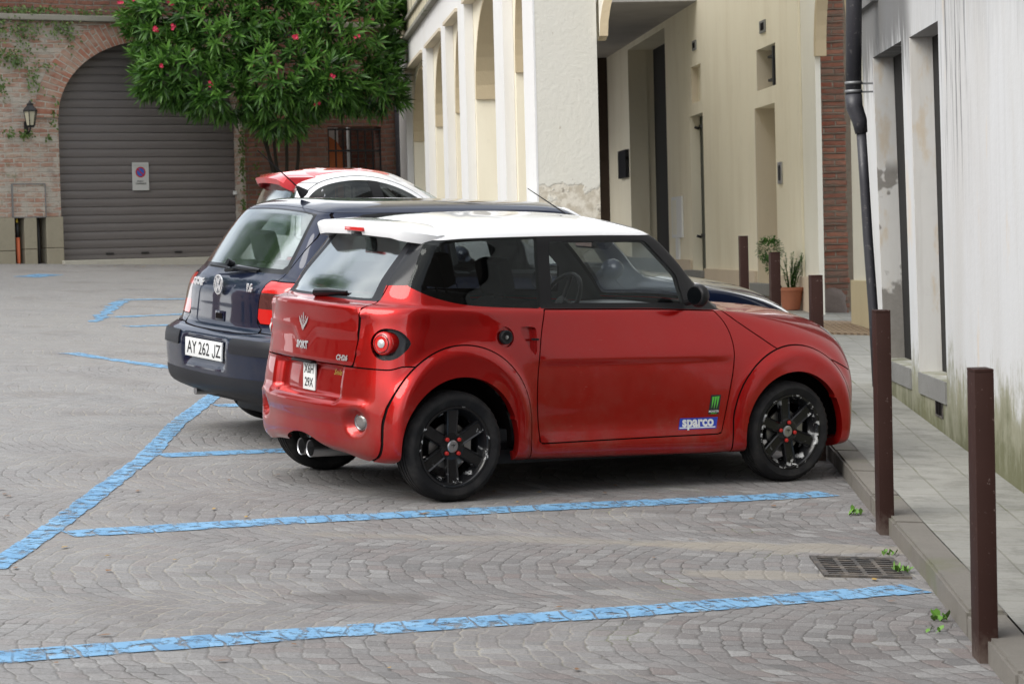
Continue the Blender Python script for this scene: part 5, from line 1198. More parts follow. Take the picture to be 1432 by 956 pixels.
# ------------------------------------------------------------------ garage wall (local x along wall, y away from the camera)
GW = frame((-6.75, 36.57, 0), radians(30))
wall = empty('garage_wall', mat=GW); tag(wall, 'old brick wall with a big arched garage opening and a stone coping', 'wall')
cx_, a_, b__, z0_ = 1.515, 1.485, 1.17, 3.78
def ell(a, b_, n=40, z0=z0_): return [(cx_ + a * cos(pi - pi * k / n), z0 + b_ * sin(pi - pi * k / n)) for k in range(n + 1)]
open_ = [(cx_ - a_, 1.30)] + ell(a_, b__) + [(cx_ + a_, 1.30)]
slots = [[(-.70, 2.30), (-.56, 2.30), (-.56, 1.35), (-.70, 1.35)], [(-.36, 2.30), (-.22, 2.30), (-.22, 1.35), (-.36, 1.35)]]
gate_o = [(4.50, 2.2), (4.50, 3.66), (5.46, 3.66), (5.46, 2.2)]
b = B(); prism(b, [(-6, 1.2), (-6, 5.22), (3.02, 5.22), (3.02, 1.2), (cx_ + a_ + .01, 1.2)] + open_[::-1] + [(cx_ - a_ - .01, 1.2)] if False else [(-6, 2.30), (-6, 5.22), (3.06, 5.22), (3.06, 1.2), (cx_ + a_, 1.2)] + ell(a_, b__)[::-1] + [(cx_ - a_, 2.30)], [], 0, .45, Pxz); child('brickwork', b, M_BRICK, wall)
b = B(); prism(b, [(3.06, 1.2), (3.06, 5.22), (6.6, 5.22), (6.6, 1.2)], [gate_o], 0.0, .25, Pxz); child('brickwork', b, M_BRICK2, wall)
# voussoir ring
mr_ = brick_mat('voussoir_brick', c1=(.36, .15, .10), c2=(.42, .24, .17), mortar=(.46, .42, .36), smear=.45, smear_c=(.42, .37, .31)); 
b = B(); prism(b, ell(a_ + .36, b__ + .36, 48) + ell(a_ + .002, b__ + .002, 48)[::-1], [], -.028, -.001, Pxz)
ring = child('arch_ring', b, mr_, wall)
nr = N(mr_)
for nd in mr_.node_tree.nodes:
    if nd.type == 'TEX_BRICK':
        p = nr.objc(); s = nr.sep(p); dx = nr.math('SUBTRACT', s[0], cx_); dz = nr.math('SUBTRACT', s[2], z0_)
        rad = nr.math('SQRT', nr.math('ADD', nr.math('MULTIPLY', dx, dx), nr.math('MULTIPLY', dz, dz))); ang = nr.math('MULTIPLY', nr.math('ARCTAN2', dz, dx), 1.5)
        nr.put(nd, 'Vector', nr.comb(rad, ang, 0)); nd.inputs['Row Height'].default_value = .085; nd.inputs['Brick Width'].default_value = .34
# stone foot blocks
for k, (x0, x1, zs) in enumerate([(-6, -.70, (1.2, 1.80, 2.298)), (-.56, -.36, (1.2, 1.82, 2.298)), (-.22, cx_ - a_, (1.2, 1.83, 2.298))]):
    for q0, q1 in zip(zs, zs[1:]):
        b = B(); box(b, x0 + .003, x1 - .003 if k < 2 else x1 + .02, -.03, .44, q0 + .003, q1 - .003, bev=.012); child('stone_block', b, M_STONE, wall)
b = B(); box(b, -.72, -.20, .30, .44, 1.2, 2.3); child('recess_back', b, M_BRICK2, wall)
b = B(); box(b, -6, 6.6, -.10, .5, 5.222, 5.31, bev=.015); child('coping', b, M_COPE, wall)
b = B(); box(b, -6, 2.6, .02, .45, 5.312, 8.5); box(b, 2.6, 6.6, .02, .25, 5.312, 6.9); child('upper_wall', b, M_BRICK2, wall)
b = B(); box(b, -6, 2.9, .55, 2.6, 1.2, 5.2); child('garage_room', b, M_VOID, wall)
# shutter: a thing of its own, hung in the arch
sh = empty('garage_shutter', mat=GW); tag(sh, 'brown slatted steel roller shutter closing the arched garage opening', 'garage door')
b = B(); nsl = 34; pitch = .1255; zb = 1.69
for k in range(nsl):
    zz0 = zb + k * pitch; dz0 = zz0 - z0_
    w = a_ + .02 if zz0 + pitch < z0_ + .15 else a_ * sqrt(max(.02, 1 - ((zz0 + pitch * .2 - z0_) / (b__ + .12)) ** 2)) + .05
    prof = [(.30, .0), (.282, .006), (.272, .05), (.272, .085), (.282, .110), (.292, .117), (.292, .1255)]
    r0 = [b.verts.new((cx_ - w, y, zz0 + h)) for y, h in prof]; r1 = [b.verts.new((cx_ + w, y, zz0 + h)) for y, h in prof]
    for i in range(6): b.faces.new((r0[i], r1[i], r1[i + 1], r0[i + 1]))
curtain = child('slat_curtain', b, M_SHUT, sh, True, 50)
b = B(); box(b, cx_ - a_ + .004, cx_ + a_ - .004, .25, .31, 1.645, 1.705, bev=.006); child('bottom_rail', b, M_SHUT, sh)
for x in (.88, 1.45, 2.0):
    b = B(); box(b, x - .06, x + .06, .235, .262, 1.715, 1.74, bev=.004); child('lock_plate', b, M_BLK, sh)
b = B(); box(b, cx_ + a_ - .05, cx_ + a_ - .005, .20, .262, 2.60, 2.66, bev=.006); child('key_switch', b, M_WHITEV, sh)
b = B(); box(b, cx_ - a_ - .02, cx_ + a_ + .02, -.12, .44, 1.40, 1.640, bev=.01)
o = obj('garage_threshold', fix(b), stone_mat('pale_threshold_concrete', (.50, .48, .42), (.42, .40, .34))); o.matrix_world = GW; tag(o, 'pale concrete threshold strip under the roller shutter', 'threshold')
# sign on the shutter
M_SIGNW = mat('sign_plate_white', (.50, .51, .50), .5); M_SRED = mat('sign_red', (.42, .02, .03), .5); M_SBLUE = mat('sign_blue', (.02, .11, .48), .5)
sg = empty('no_parking_sign', mat=GW @ Matrix.Translation((1.415, .262, 2.90))); tag(sg, 'small white sign with a no-parking roundel fixed to the brown shutter', 'sign')
b = B(); box(b, -.135, .135, -.012, .0, -.215, .215, bev=.002); child('plate', b, M_SIGNW, sg)
RT = Matrix.Rotation(radians(90), 4, 'X')
def disc(r0, r1, y, m, nm, z=.065, n=40):
    b = B(); 
    if r0 > 0:
        q0 = [b.verts.new((r0 * cos(2 * pi * k / n), y, z + r0 * sin(2 * pi * k / n))) for k in range(n)]; q1 = [b.verts.new((r1 * cos(2 * pi * k / n), y, z + r1 * sin(2 * pi * k / n))) for k in range(n)]
        for k in range(n): b.faces.new((q0[k], q0[(k + 1) % n], q1[(k + 1) % n], q1[k]))
    else: b.faces.new([b.verts.new((r1 * cos(2 * pi * k / n), y, z + r1 * sin(2 * pi * k / n))) for k in range(n)])
    return child(nm, b, m, sg)
disc(.060, .082, -.0135, M_SRED, 'red_ring'); disc(0, .0605, -.0130, M_SBLUE, 'blue_disc')
b = B(); Mr = Matrix.Translation((0, -.0142, .065)) @ Matrix.Rotation(radians(45), 4, 'Y'); box(b, -.062, .062, -.0006, 0, -.010, .010, Mr); child('red_slash', b, M_SRED, sg)
for z, h in ((.168, .010), (.140, .003)): b = B(); box(b, -.115, .115, -.0135, -.0125, z, z + h * .5); child('rule_line', b, mat('sign_grey', (.25, .26, .26), .6), sg)
text_obj('lettering', 'PASSO', .034, M_INK, Matrix.Translation((-.01, -.0138, -.075)) @ RT, sg, .0008); text_obj('lettering', 'CARRABILE', .034, M_INK, Matrix.Translation((0, -.0138, -.112)) @ RT, sg, .0008)
# meter hatch and pipes
mh = empty('meter_hatch', mat=GW); tag(mh, 'square meter hatch with grey metal frame above the stone blocks', 'hatch')
b = B(); box(b, -.715, -.225, -.022, .0, 2.305, 2.785); child('panel', b, M_BRICK, mh)
b = B()
for q in ((-.735, -.715, 2.295, 2.80), (-.225, -.208, 2.295, 2.80)): box(b, q[0], q[1], -.032, -.001, q[2], q[3])
for q in ((2.785, 2.80), (2.290, 2.305)): box(b, -.715, -.225, -.032, -.001, q[0], q[1])
child('frame', b, M_ZINC, mh)
b = B(); tube(b, [(-.63, .06, 1.3), (-.635, .06, 2.0)], .030, 14); ob = obj('orange_pipe', b, mat('orange_plastic', (.55, .13, .05), .5)); ob.matrix_world = GW; tag(ob, 'orange pipe with black sleeve rising in the left slot between stone blocks', 'pipe')
b = B(); tube(b, [(-.635, .06, 1.98), (-.64, .06, 2.22)], .026, 14); obj('black_sleeve', b, M_BLK, ob); b = B(); tube(b, [(-.64, .06, 2.20), (-.645, .05, 2.28)], [.02, .010], 10); obj('yellow_tip', b, mat('yellow_plastic', (.6, .45, .04), .5), ob)
b = B(); tube(b, [(-.30, .08, 1.3), (-.31, .08, 2.30)], .022, 12); ob = obj('black_pipe', b, M_BLK); ob.matrix_world = GW; tag(ob, 'black pipe in the right slot between the stone blocks', 'pipe')
# lantern
M_LGL = mat('frosted_lantern_glass', (.42, .40, .30), .35)
ln = empty('wall_lantern', mat=GW @ Matrix.Translation((-.475, -.22, 3.60))); tag(ln, 'black iron wall lantern with frosted panes on the brick wall', 'lantern')
b = B()
def frust(bm, z0, z1, r0, r1, n=6, rot=0):
    q0 = [bm.verts.new((r0 * cos(2 * pi * k / n + rot), r0 * sin(2 * pi * k / n + rot), z0)) for k in range(n)]; q1 = [bm.verts.new((r1 * cos(2 * pi * k / n + rot), r1 * sin(2 * pi * k / n + rot), z1)) for k in range(n)]
    for k in range(n): bm.faces.new((q0[k], q0[(k + 1) % n], q1[(k + 1) % n], q1[k]))
    bm.faces.new(q0[::-1]); bm.faces.new(q1)
frust(b, .05, .26, .062, .098); child('glass_panes', b, M_LGL, ln)
b = B()
for k in range(6): a = 2 * pi * k / 6; tube(b, [(.063 * cos(a), .063 * sin(a), .05), (.100 * cos(a), .100 * sin(a), .26)], .0075, 6)
frust(b, .02, .052, .045, .068); frust(b, .255, .275, .112, .112); child('cage', b, M_BLK, ln)
b = B(); frust(b, .275, .35, .112, .045); frust(b, .35, .375, .052, .052); frust(b, .375, .42, .03, .008); child('roof', b, M_BLK, ln)
b = B(); tube(b, [(0, 0, .03), (0, .06, -.04), (0, .16, -.05), (0, .215, .02)], .012, 8); box(b, -.03, .03, .205, .22, -.10, .12); child('bracket', b, M_BLK, ln)
# gate with wooden door behind
gt = empty('iron_gate', mat=GW @ Matrix.Translation((0, .03, 0))); tag(gt, 'black iron bar gate in the shaded brick wall, orange wood behind', 'gate')
b = B()
for k in range(8): x = 4.52 + k * .132; box(b, x - .010, x + .010, -.01, .01, 2.2, 3.62)
child('upright_bars', b, M_BLK, gt)
b = B(); 
for z in (3.26, 3.60): box(b, 4.50, 5.46, -.014, .014, z, z + .03)
child('cross_rails', b, M_BLK, gt)
b = B(); prism(b, [(4.35, 2.0), (4.35, 3.60), (4.58, 3.57), (4.80, 3.44), (4.92, 3.25), (4.94, 2.0)], [], .30, .34, Pxz); o = obj('wooden_door', fix(b), M_WOOD); o.matrix_world = GW; tag(o, 'arched orange wooden door leaf seen through the iron gate', 'door')
b = B(); prism(b, [(4.2, 1.5), (4.2, 4.2), (5.9, 4.2), (5.9, 1.5)], [], .9, 1.0, Pxz)
o = obj('courtyard_wall', fix(b), M_BRICK2); o.matrix_world = GW; tag(o, 'shaded brick wall in the courtyard behind the iron gate', 'wall')
b = B(); box(b, 4.45, 4.86, .36, .42, 3.20, 3.68); box(b, 4.94, 5.14, .36, .42, 2.0, 3.02); box(b, 5.04, 5.08, .36, .42, 3.02, 3.68)
o = obj('pale_stonework', fix(b), M_WSTRIP); o.matrix_world = GW; tag(o, 'pale plastered posts and lintel in the courtyard behind the gate', 'stonework')
b = B(); tube(b, [(5.74, -.10, 1.3), (5.74, -.10, 6.5)], .075, 14)
for z in (2.4, 3.9): tube(b, [(5.74, -.10, z), (5.74, -.10, z + .05)], .084, 14)
o = obj('downpipe', b, M_PIPE); o.matrix_world = GW; tag(o, 'dark downpipe in the corner between the brick wall and arcade', 'downpipe')

# ------------------------------------------------------------------ arcade (local x = distance along facade away from the camera, y = outwards to the left, z up)
AA = atan2(1, -.1056); F0 = Vector((2.42 - .1056 * 20.5, 20.5, 0)); kk = sqrt(1 + .1056 ** 2)
AM = frame(F0, AA)
def aY(Y): return (Y - 20.5) * kk
arc_b = empty('arcade_building', mat=AM); tag(arc_b, 'cream plastered arcade with tall arches and white pilasters beside the parked cars', 'building')
bays = [(aY(21.4), aY(23.05)), (aY(23.9), aY(27.1)), (aY(27.95), aY(29.75)), (aY(30.4), aY(33.0)), (aY(33.7), aY(37.5))]
SPR, RISE = 3.32, 1.02
def archpts(x0, x1, spr=SPR, rise=RISE, n=20):
    c, a = (x0 + x1) / 2, (x1 - x0) / 2; return [(c + a * cos(pi * k / n), spr + rise * sin(pi * k / n)) for k in range(n + 1)]
ZB = .2
openings = [[(x0 + .14, ZB + .02)] + archpts(x0 + .14, x1 - .14)[::-1] + [(x1 - .14, ZB + .02)] for x0, x1 in bays]
Pa = lambda a, b_, t: Vector((a, t, b_))
b = B(); prism(b, [(.0, ZB), (0, 4.80), (aY(39.6), 4.80), (aY(39.6), ZB)], openings, -.52, -.10, Pa); child('arch_wall', b, M_CREAM, arc_b)
rects = [[(x0, ZB + .02), (x0, 4.42), (x1, 4.42), (x1, ZB + .02)] for x0, x1 in bays]
b = B(); prism(b, [(.0, ZB), (0, 4.80), (aY(39.6), 4.80), (aY(39.6), ZB)], rects, -.098, .0, Pa); child('pilasters_and_frieze', b, M_WSTRIP, arc_b)
for x0, x1 in bays:                      # tan arch linings, standing proud of the jambs
    i0, i1 = x0 + .14, x1 - .14; outer = archpts(i0 - .001, i1 + .001, SPR, RISE + .001); inner = archpts(i0 + .035, i1 - .035, SPR, RISE - .035)
    b = B(); prism(b, outer + inner[::-1], [], -.53, -.092, Pa); child('arch_lining', b, M_TAN, arc_b)
    b = B(); box(b, x0, x1, -.097, .03, 4.385, 4.425); child('bay_head_moulding', b, M_JAMB, arc_b)
b = B(); box(b, -.004, aY(39.6), -.5, .08, 4.802, 4.86, bev=.01); box(b, -.004, aY(39.6), -.5, .05, 5.08, 5.13, bev=.01); child('cornice', b, M_COPE, arc_b)
b = B(); box(b, 0, aY(39.6), -.5, .012, 4.862, 5.078); box(b, 0, aY(39.6), -.5, .0, 5.132, 9.0); child('upper_storey', b, M_YWALL, arc_b)
b = B(); box(b, -.012, -.001, -.522, .012, ZB, 9.0); child('end_face', b, M_PILLAR, arc_b)
b = B(); box(b, -.014, .02, .0, .016, ZB, 9.0); child('corner_strip', b, M_WSTRIP, arc_b)
# end arch across the passage, seen only as its springer
EX0, EX1 = .80, 3.75
c_, a2 = (EX0 + EX1) / 2, (EX1 - EX0) / 2
ea = [(c_ + a2 * cos(pi * k / 32), 3.44 + 1.30 * sin(pi * k / 32)) for k in range(33)]
b = B(); prism(b, [(EX1, 3.44), (EX1, 5.1), (EX0 - .001, 5.1), (EX0 - .001, 3.44)] + ea[::-1][1:-1], [], 20.5, 20.98, Pxz)
o = child('end_arch', b, M_CREAMW, None); o.matrix_world = Matrix.Identity(4); o.parent = arc_b; o.matrix_parent_inverse = AM.inverted()
b = B(); prism(b, ea + [(c_ + (a2 - .07) * cos(pi * k / 32), 3.44 + 1.23 * sin(pi * k / 32)) for k in range(33)][::-1], [], 20.49, 20.99, Pxz)
o = child('end_arch_lining', b, M_TAN, None); o.parent = arc_b; o.matrix_parent_inverse = AM.inverted()

# ------------------------------------------------------------------ portico inner wall
kI = .085; cI = 5.776; IA = atan2(1, -kI); I0 = Vector((cI - kI * 27.25, 27.25, 0)); IM = frame(I0, IA); ki = sqrt(1 + kI * kI)
def iY(Y): return (Y - 27.25) * ki
inn = empty('portico_building', mat=IM); tag(inn, 'cream house wall under the portico with doors, small windows and pale ceiling', 'building')
# local y>0 is towards the passage (left); openings recede to negative y
def rect(Ya, Yb, za, zb_): return [(iY(Ya), za), (iY(Ya), zb_), (iY(Yb), zb_), (iY(Yb), za)]
ZI = .6
holes = [rect(38.35, 42.7, 1.25, 5.05), rect(34.9, 36.05, 1.26, 3.53), rect(35.0, 35.85, 3.71, 4.24), rect(29.5, 30.7, 3.56, 4.07), rect(29.6, 30.9, 1.10, 3.35)]
b = B(); prism(b, [(iY(28.7), ZI), (iY(28.7), 5.4), (iY(47), 5.4), (iY(47), ZI)], holes, -.5, 0, Pa); child('wall', b, M_CREAM, inn)
b = B(); box(b, 0, iY(28.7), -.06, .0, ZI, 5.4); child('corner_pilaster', b, M_CREAMW, inn)
b = B(); box(b, iY(28.0), iY(28.6), .001, .03, ZI, 5.4); child('pilaster', b, M_CREAM, inn)
# plinth in three runs, between the door openings
for Ya, Yb, zt in ((27.26, 29.55, 1.26), (30.95, 34.85, 1.30), (36.1, 38.3, 1.42)):
    b = B(); box(b, iY(Ya), iY(Yb), .002, .042, ZI, zt, bev=.004); child('plinth', b, M_PEACH, inn)
# reveals, doors, windows
def back(Ya, Yb, za, zb_, d, m, nm): b = B(); box(b, iY(Ya) + .002, iY(Yb) - .002, -d - .04, -d, za + .002, zb_ - .002); return child(nm, b, m, inn)
def jamb(Y, za, zb_, d, m, w=.012): b = B(); box(b, iY(Y) - w, iY(Y) + .02, -d, .001, za, zb_); return child('reveal', b, m, inn)
jamb(42.7, 1.25, 5.05, .33, M_CREAM, .02); back(38.35, 42.7, 1.25, 5.05, .45, M_VOID, 'dark_doorway')
b = B(); box(b, iY(38.36), iY(39.0), -.44, -.20, 1.25, 5.03); child('door_leaf', b, M_DARKW, inn)
jamb(36.05, 1.26, 3.53, .14, M_CREAM); dd = back(34.9, 36.05, 1.26, 3.53, .15, M_GREEND, 'door')
for z in (1.75, 3.35): b = B(); box(b, iY(35.6), iY(36.0), -.15, -.12, z, z + .05); tube(b, [(iY(35.95), -.12, z), (iY(35.95), -.05, z + .02)], .02, 8); child('hinge', b, M_BLK, dd)
jamb(35.85, 3.71, 4.24, .10, M_JAMB); back(35.0, 35.85, 3.71, 4.24, .10, M_CREAM, 'niche_back')
jamb(30.7, 3.56, 4.07, .19, M_JAMB); wdw = back(29.5, 30.7, 3.56, 4.07, .20, M_VOID, 'window')
b = B(); 
for z in (3.66, 3.95): box(b, iY(29.9), iY(30.5), -.19, -.10, z, z + .03)
box(b, iY(29.75), iY(29.82), -.19, -.02, 3.58, 4.05); child('bars', b, M_BLK, wdw)
jamb(30.9, 1.10, 3.35, .34, M_JAMB); back(29.6, 30.9, 1.10, 3.35, .34, M_JAMB, 'blind_doorway')
b = B(); box(b, iY(29.55), iY(31.0), .0, .10, 1.0, 1.15, bev=.01); child('door_step', b, M_GREYST, inn)
b = B(); box(b, iY(34.8), iY(36.3), .0, .10, 1.17, 1.27, bev=.01); child('door_step', b, M_GREYST, inn)
b = B(); box(b, iY(35.2), iY(47), -.4, 3.2, 5.15, 5.4); child('ceiling', b, M_CEIL, inn)
for Y in (24.5, 31, 38): 
    b = B(); box(b, iY(Y), iY(Y) + .35, .0, 3.1, 4.98, 5.15); child('ceiling_beam', b, M_CEIL, inn) if Y > 40 else b.free()
# things on the wall
def on_wall(name, Ya, Yb, za, zb_, d, m, lab, cat, group=None):
    b = B(); box(b, iY(Ya), iY(Yb), .001, d, za, zb_, bev=.003); o = obj(name, fix(b), m); o.matrix_world = IM; tag(o, lab, cat, group); return o
um = on_wall('utility_cabinet', 36.85, 37.85, 1.75, 2.38, .03, M_WHITEV, 'white utility cabinet door low on the cream wall left of the green door', 'cabinet')
b = B(); box(b, iY(37.35), iY(37.75), .031, .036, 1.80, 2.33); obj('cabinet_door', b, M_CREAMW, um); b = B(); box(b, iY(37.2), iY(37.5), .001, .03, 1.30, 1.75); obj('conduit_cover', b, M_WHITEV, um)
mb = on_wall('mailbox', 42.8, 43.8, 2.84, 3.33, .07, M_GREYPL, 'dark grey mailbox on the cream wall beside the dark doorway', 'mailbox'); b = B(); box(b, iY(42.75), iY(42.82), .02, .06, 3.15, 3.2); obj('slot', b, M_SEAM, mb)
v1 = on_wall('wall_vent', 30.05, 30.4, 4.25, 4.40, .02, M_GREYST, 'small square vent above the little barred window', 'vent'); b = B(); box(b, iY(30.1), iY(30.3), .02, .024, 4.28, 4.37); obj('grille', b, M_SEAM, v1)
v2 = on_wall('wall_vent', 35.3, 35.6, 4.46, 4.60, .02, M_GREYST, 'small square vent above the shallow niche', 'vent'); b = B(); box(b, iY(35.35), iY(35.55), .02, .024, 4.49, 4.57); obj('grille', b, M_SEAM, v2)
it = on_wall('intercom_panel', 29.2, 29.42, 2.36, 2.62, .02, M_STEEL, 'narrow steel intercom panel right of the blind doorway', 'intercom'); b = B(); box(b, iY(29.25), iY(29.36), .02, .025, 2.40, 2.58); obj('button_column', b, M_GREYPL, it)
# far end of the passage
b = B(); box(b, -2.6, 1.9, 45.6, 45.8, .9, 5.2); o = obj('passage_end_wall', fix(b), M_DARKW); tag(o, 'dark brown timber partition closing the far end of the portico', 'partition')
b = B(); 
for x in (.98, 1.25, 1.52): box(b, x, x + .04, 45.5, 45.6, 1.2, 5.0)
box(b, .9, 1.7, 45.5, 45.598, 3.3, 3.36); obj('door_rails', b, M_BLK, o)

# ------------------------------------------------------------------ arched recess with the brick pier
rb_ = empty('arched_recess', mat=IM); tag(rb_, 'cream arch right of the portico wall with ochre plinth at its near pier', 'archway')
xa, xb = iY(25.55), -.001
aw = [(xa, .5)] + [(x, z) for x, z in archpts(xa, xb, 3.72, 1.15)[::-1]] + [(xb, .5)]
b = B(); prism(b, [(iY(24.0), .5), (iY(24.0), 5.9), (0, 5.9)] + archpts(xa, xb, 3.72, 1.15) + [(xa, .5)], [], -.10, -.001, Pa); child('arch_wall', b, M_CREAMW, rb_)
b = B(); prism(b, archpts(xa - .0, xb + .0, 3.72, 1.151) + archpts(xa + .05, xb - .10, 3.72, 1.08)[::-1], [], -.11, .012, Pa); child('arch_lining', b, M_TAN, rb_)
b = B(); box(b, iY(24.0), iY(25.54), .001, .035, .5, 1.25, bev=.005); child('plinth', b, M_PLINTH, rb_)
b = B(); box(b, iY(25.35), iY(25.57), -.35, -.0, .5, 1.25, bev=.005); child('plinth_return', b, M_PLINTH, rb_)
pr = empty('brick_pier', (3.66, 27.85, .6)); tag(pr, 'worn red brick pier standing inside the arched recess', 'pier')
b = B(); rr = random.Random(5); z = .2
k = 0
while z < 5.2:
    j = rr.uniform(-.012, .012) * (2.2 if z < .6 else 1); box(b, -.155 + j, .195 + j * .6, -.12 + rr.uniform(-.016, .012), .12, z + .004, z + .070, bev=.008); z += .074; k += 1
child('brick_courses', b, M_PIER, pr, True, 40)
b = B(); box(b, -.148, .185, -.10, .10, .1, 5.2); child('mortar_core', b, stone_mat('lime_mortar', (.30, .26, .21), (.22, .19, .15)), pr)
b = B(); bmesh.ops.create_icosphere(b, subdivisions=3, radius=1)
for v in b.verts: v.co = Vector((v.co.x * .19, v.co.y * .17, v.co.z * .30 + .28)) * 1.0; v.co.x = max(-.165, min(.165, v.co.x * 1.25)) + .01 * sin(v.co.z * 30); v.co.y = max(-.16, min(.16, v.co.y * 1.3))
child('eroded_base', b, stone_mat('eroded_brick_base', (.20, .16, .14), (.11, .09, .08), 8, 1.0), pr, True)
m_rough = stone_mat('rough_grey_render', (.33, .27, .20), (.22, .18, .14), 5, 1.0)
b = B(); box(b, 3.70, 4.9, 28.10, 28.4, .5, 5.4); o = obj('rough_back_wall', fix(b), m_rough); tag(o, 'rough brown rendered wall behind the brick pier', 'wall')

# ------------------------------------------------------------------ right-hand white building
WA = atan2(1, .03); W0 = Vector((2.219 + .03 * 18.65, 18.65, 0))
# local x from the far corner towards the camera is negative -> use Y directly
def wX(Y, z): return 2.219 + .03 * Y - .020 * (z - .8) * max(0, (Y - 13.0) / 5)
Pw = lambda Y, z, t: Vector((wX(Y, z) + t, Y, z))
wb = empty('white_building', (2.7, 18.0, 0)); tag(wb, 'weathered white building with mould streaks and two deep windows along the pavement', 'building')
def wchild(nm, bm, m, smooth=False):
    o = obj(nm, fix(bm), m, wb, smooth); o.matrix_parent_inverse = Matrix.Translation((-2.7, -18.0, 0)); return o
def subdiv(bm, n):
    for k in range(n): bmesh.ops.bisect_plane(bm, geom=bm.verts[:] + bm.edges[:] + bm.faces[:], plane_co=(0, 0, .4 + k * .4), plane_no=(0, 0, 1))
w1 = [(16.52, .80), (16.52, 3.02), (18.02, 3.02), (18.02, .80)]; w2 = [(14.92, .80), (14.92, 3.01), (16.14, 3.01), (16.14, .80)]
b = B(); prism(b, [(11.2, -.8), (11.2, 8), (18.65, 8), (18.65, -.8)], [w1, w2], 0, .40, lambda Y, z, t: Vector((t, Y, z)))
for k in range(30): bmesh.ops.bisect_plane(b, geom=b.verts[:] + b.edges[:] + b.faces[:], plane_co=(0, 11.3 + k * .25, 0), plane_no=(0, 1, 0))
for k in range(17): bmesh.ops.bisect_plane(b, geom=b.verts[:] + b.edges[:] + b.faces[:], plane_co=(0, 0, -.6 + k * .5), plane_no=(0, 0, 1))
for v in b.verts: v.co.x += wX(v.co.y, v.co.z)
wchild('wall', b, M_WHB)
b = B(); box(b, 2.9, 7.5, 18.45, 18.65, 0, 8); wchild('far_side_wall', b, M_WHB)
for (y0, y1, zt) in ((16.52, 18.02, 3.02), (14.92, 16.14, 3.01)):
    b = B(); prism(b, [(y1 - .012, .80), (y1 - .012, zt - .002), (y1 + .002, zt - .002), (y1 + .002, .80)], [], -.0, .150, Pw); wchild('reveal', b, M_WHBJ)
    b = B(); prism(b, [(y0 + .01, .66), (y0 + .01, .798), (y1 - .01, .798), (y1 - .01, .66)], [], -.012, .30, Pw); wchild('window_sill', b, M_GREYST)
    b = B(); prism(b, [(y0 + .002, .80), (y0 + .002, zt - .002), (y1 - .014, zt - .002), (y1 - .014, .80)], [], .152, .20, Pw); wdo = wchild('window', b, M_VOID)
    b = B()
    for q in (y0 + .05, (y0 + y1) / 2): prism(b, [(q, .80), (q, zt - .01), (q + .05, zt - .01), (q + .05, .80)], [], .1505, .1515, Pw)
    o = wchild('shutter_frame', b, M_BLK)
b = B(); prism(b, [(14.92, 3.40), (14.92, 3.46), (18.70, 3.46), (18.70, 3.40)], [], -.06, -.001, Pw); b.free()
b = B(); prism(b, [(17.6, 3.40), (17.6, 3.47), (18.68, 3.47), (18.68, 3.40)], [], -.04, -.001, Pw); wchild('string_course', b, M_WHB)
b = B(); prism(b, [(15.10, .56), (15.10, .68), (15.42, .68), (15.42, .56)], [], -.006, -.001, Pw); vt = wchild('air_vent', b, M_IRON)
b = B(); prism(b, [(15.13, .575), (15.13, .665), (15.39, .665), (15.39, .575)], [], -.0075, -.0065, Pw)
for q in (15.21, 15.30): prism(b, [(q, .575), (q, .665), (q + .012, .665), (q + .012, .575)], [], -.0105, -.0078, Pw)
o = obj('vent_grille', fix(b), M_SEAM, vt)
# downpipe
dp = empty('downpipe', (2.5, 17.7, 0)); tag(dp, 'thick charcoal downpipe with an elbow at the corner of the white building', 'downpipe')
b = B(); tube(b, [(2.535, 17.6, 4.6), (2.528, 17.6, 3.6), (2.508, 17.6, 2.72)], .058, 18); o = obj('upper_pipe', b, M_PIPE, dp); o.matrix_parent_inverse = Matrix.Translation((-2.5, -17.7, 0))
b = B(); tube(b, [(2.508, 17.6, 2.73), (2.512, 17.6, 2.64), (2.548, 17.6, 2.54), (2.560, 17.6, 2.45)], [.062, .062, .055, .045], 18); o = obj('elbow', b, M_PIPE, dp); o.matrix_parent_inverse = Matrix.Translation((-2.5, -17.7, 0))
b = B(); tube(b, [(2.558, 17.6, 2.48), (2.575, 17.6, 2.1), (2.592, 17.6, 1.70), (2.622, 17.6, 1.15), (2.64, 17.6, .62)], .036, 16); o = obj('lower_pipe', b, M_PIPE, dp); o.matrix_parent_inverse = Matrix.Translation((-2.5, -17.7, 0))
for z, x, r in ((2.74, 2.509, .064), (2.80, 2.510, .064)):
    b = B(); tube(b, [(x, 17.6, z), (x, 17.6, z + .022)], r, 18); box(b, x, x + .14, 17.59, 17.61, z, z + .012); o = obj('bracket', b, M_ZINC, dp); o.matrix_parent_inverse = Matrix.Translation((-2.5, -17.7, 0))

nb_ = empty('unseen_dark_house', (2.6, 5, 0)); tag(nb_, 'unseen dark house added beside the white building to darken the red car side', 'building')  # added out of view, kept dark so the red car's side reflects less light
b = B(); box(b, 2.50, 6, -8, 11.15, -.8, 7.5); o = obj('wall', fix(b), stone_mat('dark_reflected_stone', (.115, .10, .09), (.075, .066, .06), 2)); o.parent = nb_; o.matrix_parent_inverse = Matrix.Translation((-2.6, -5, 0))
for y0 in (-5, -1.5, 2, 5.5, 8.8):
    b = B(); box(b, 2.44, 2.56, y0, y0 + 1.0, .9, 2.6); o = obj('window', fix(b), M_GLOSSBLK); o.parent = nb_; o.matrix_parent_inverse = Matrix.Translation((-2.6, -5, 0))
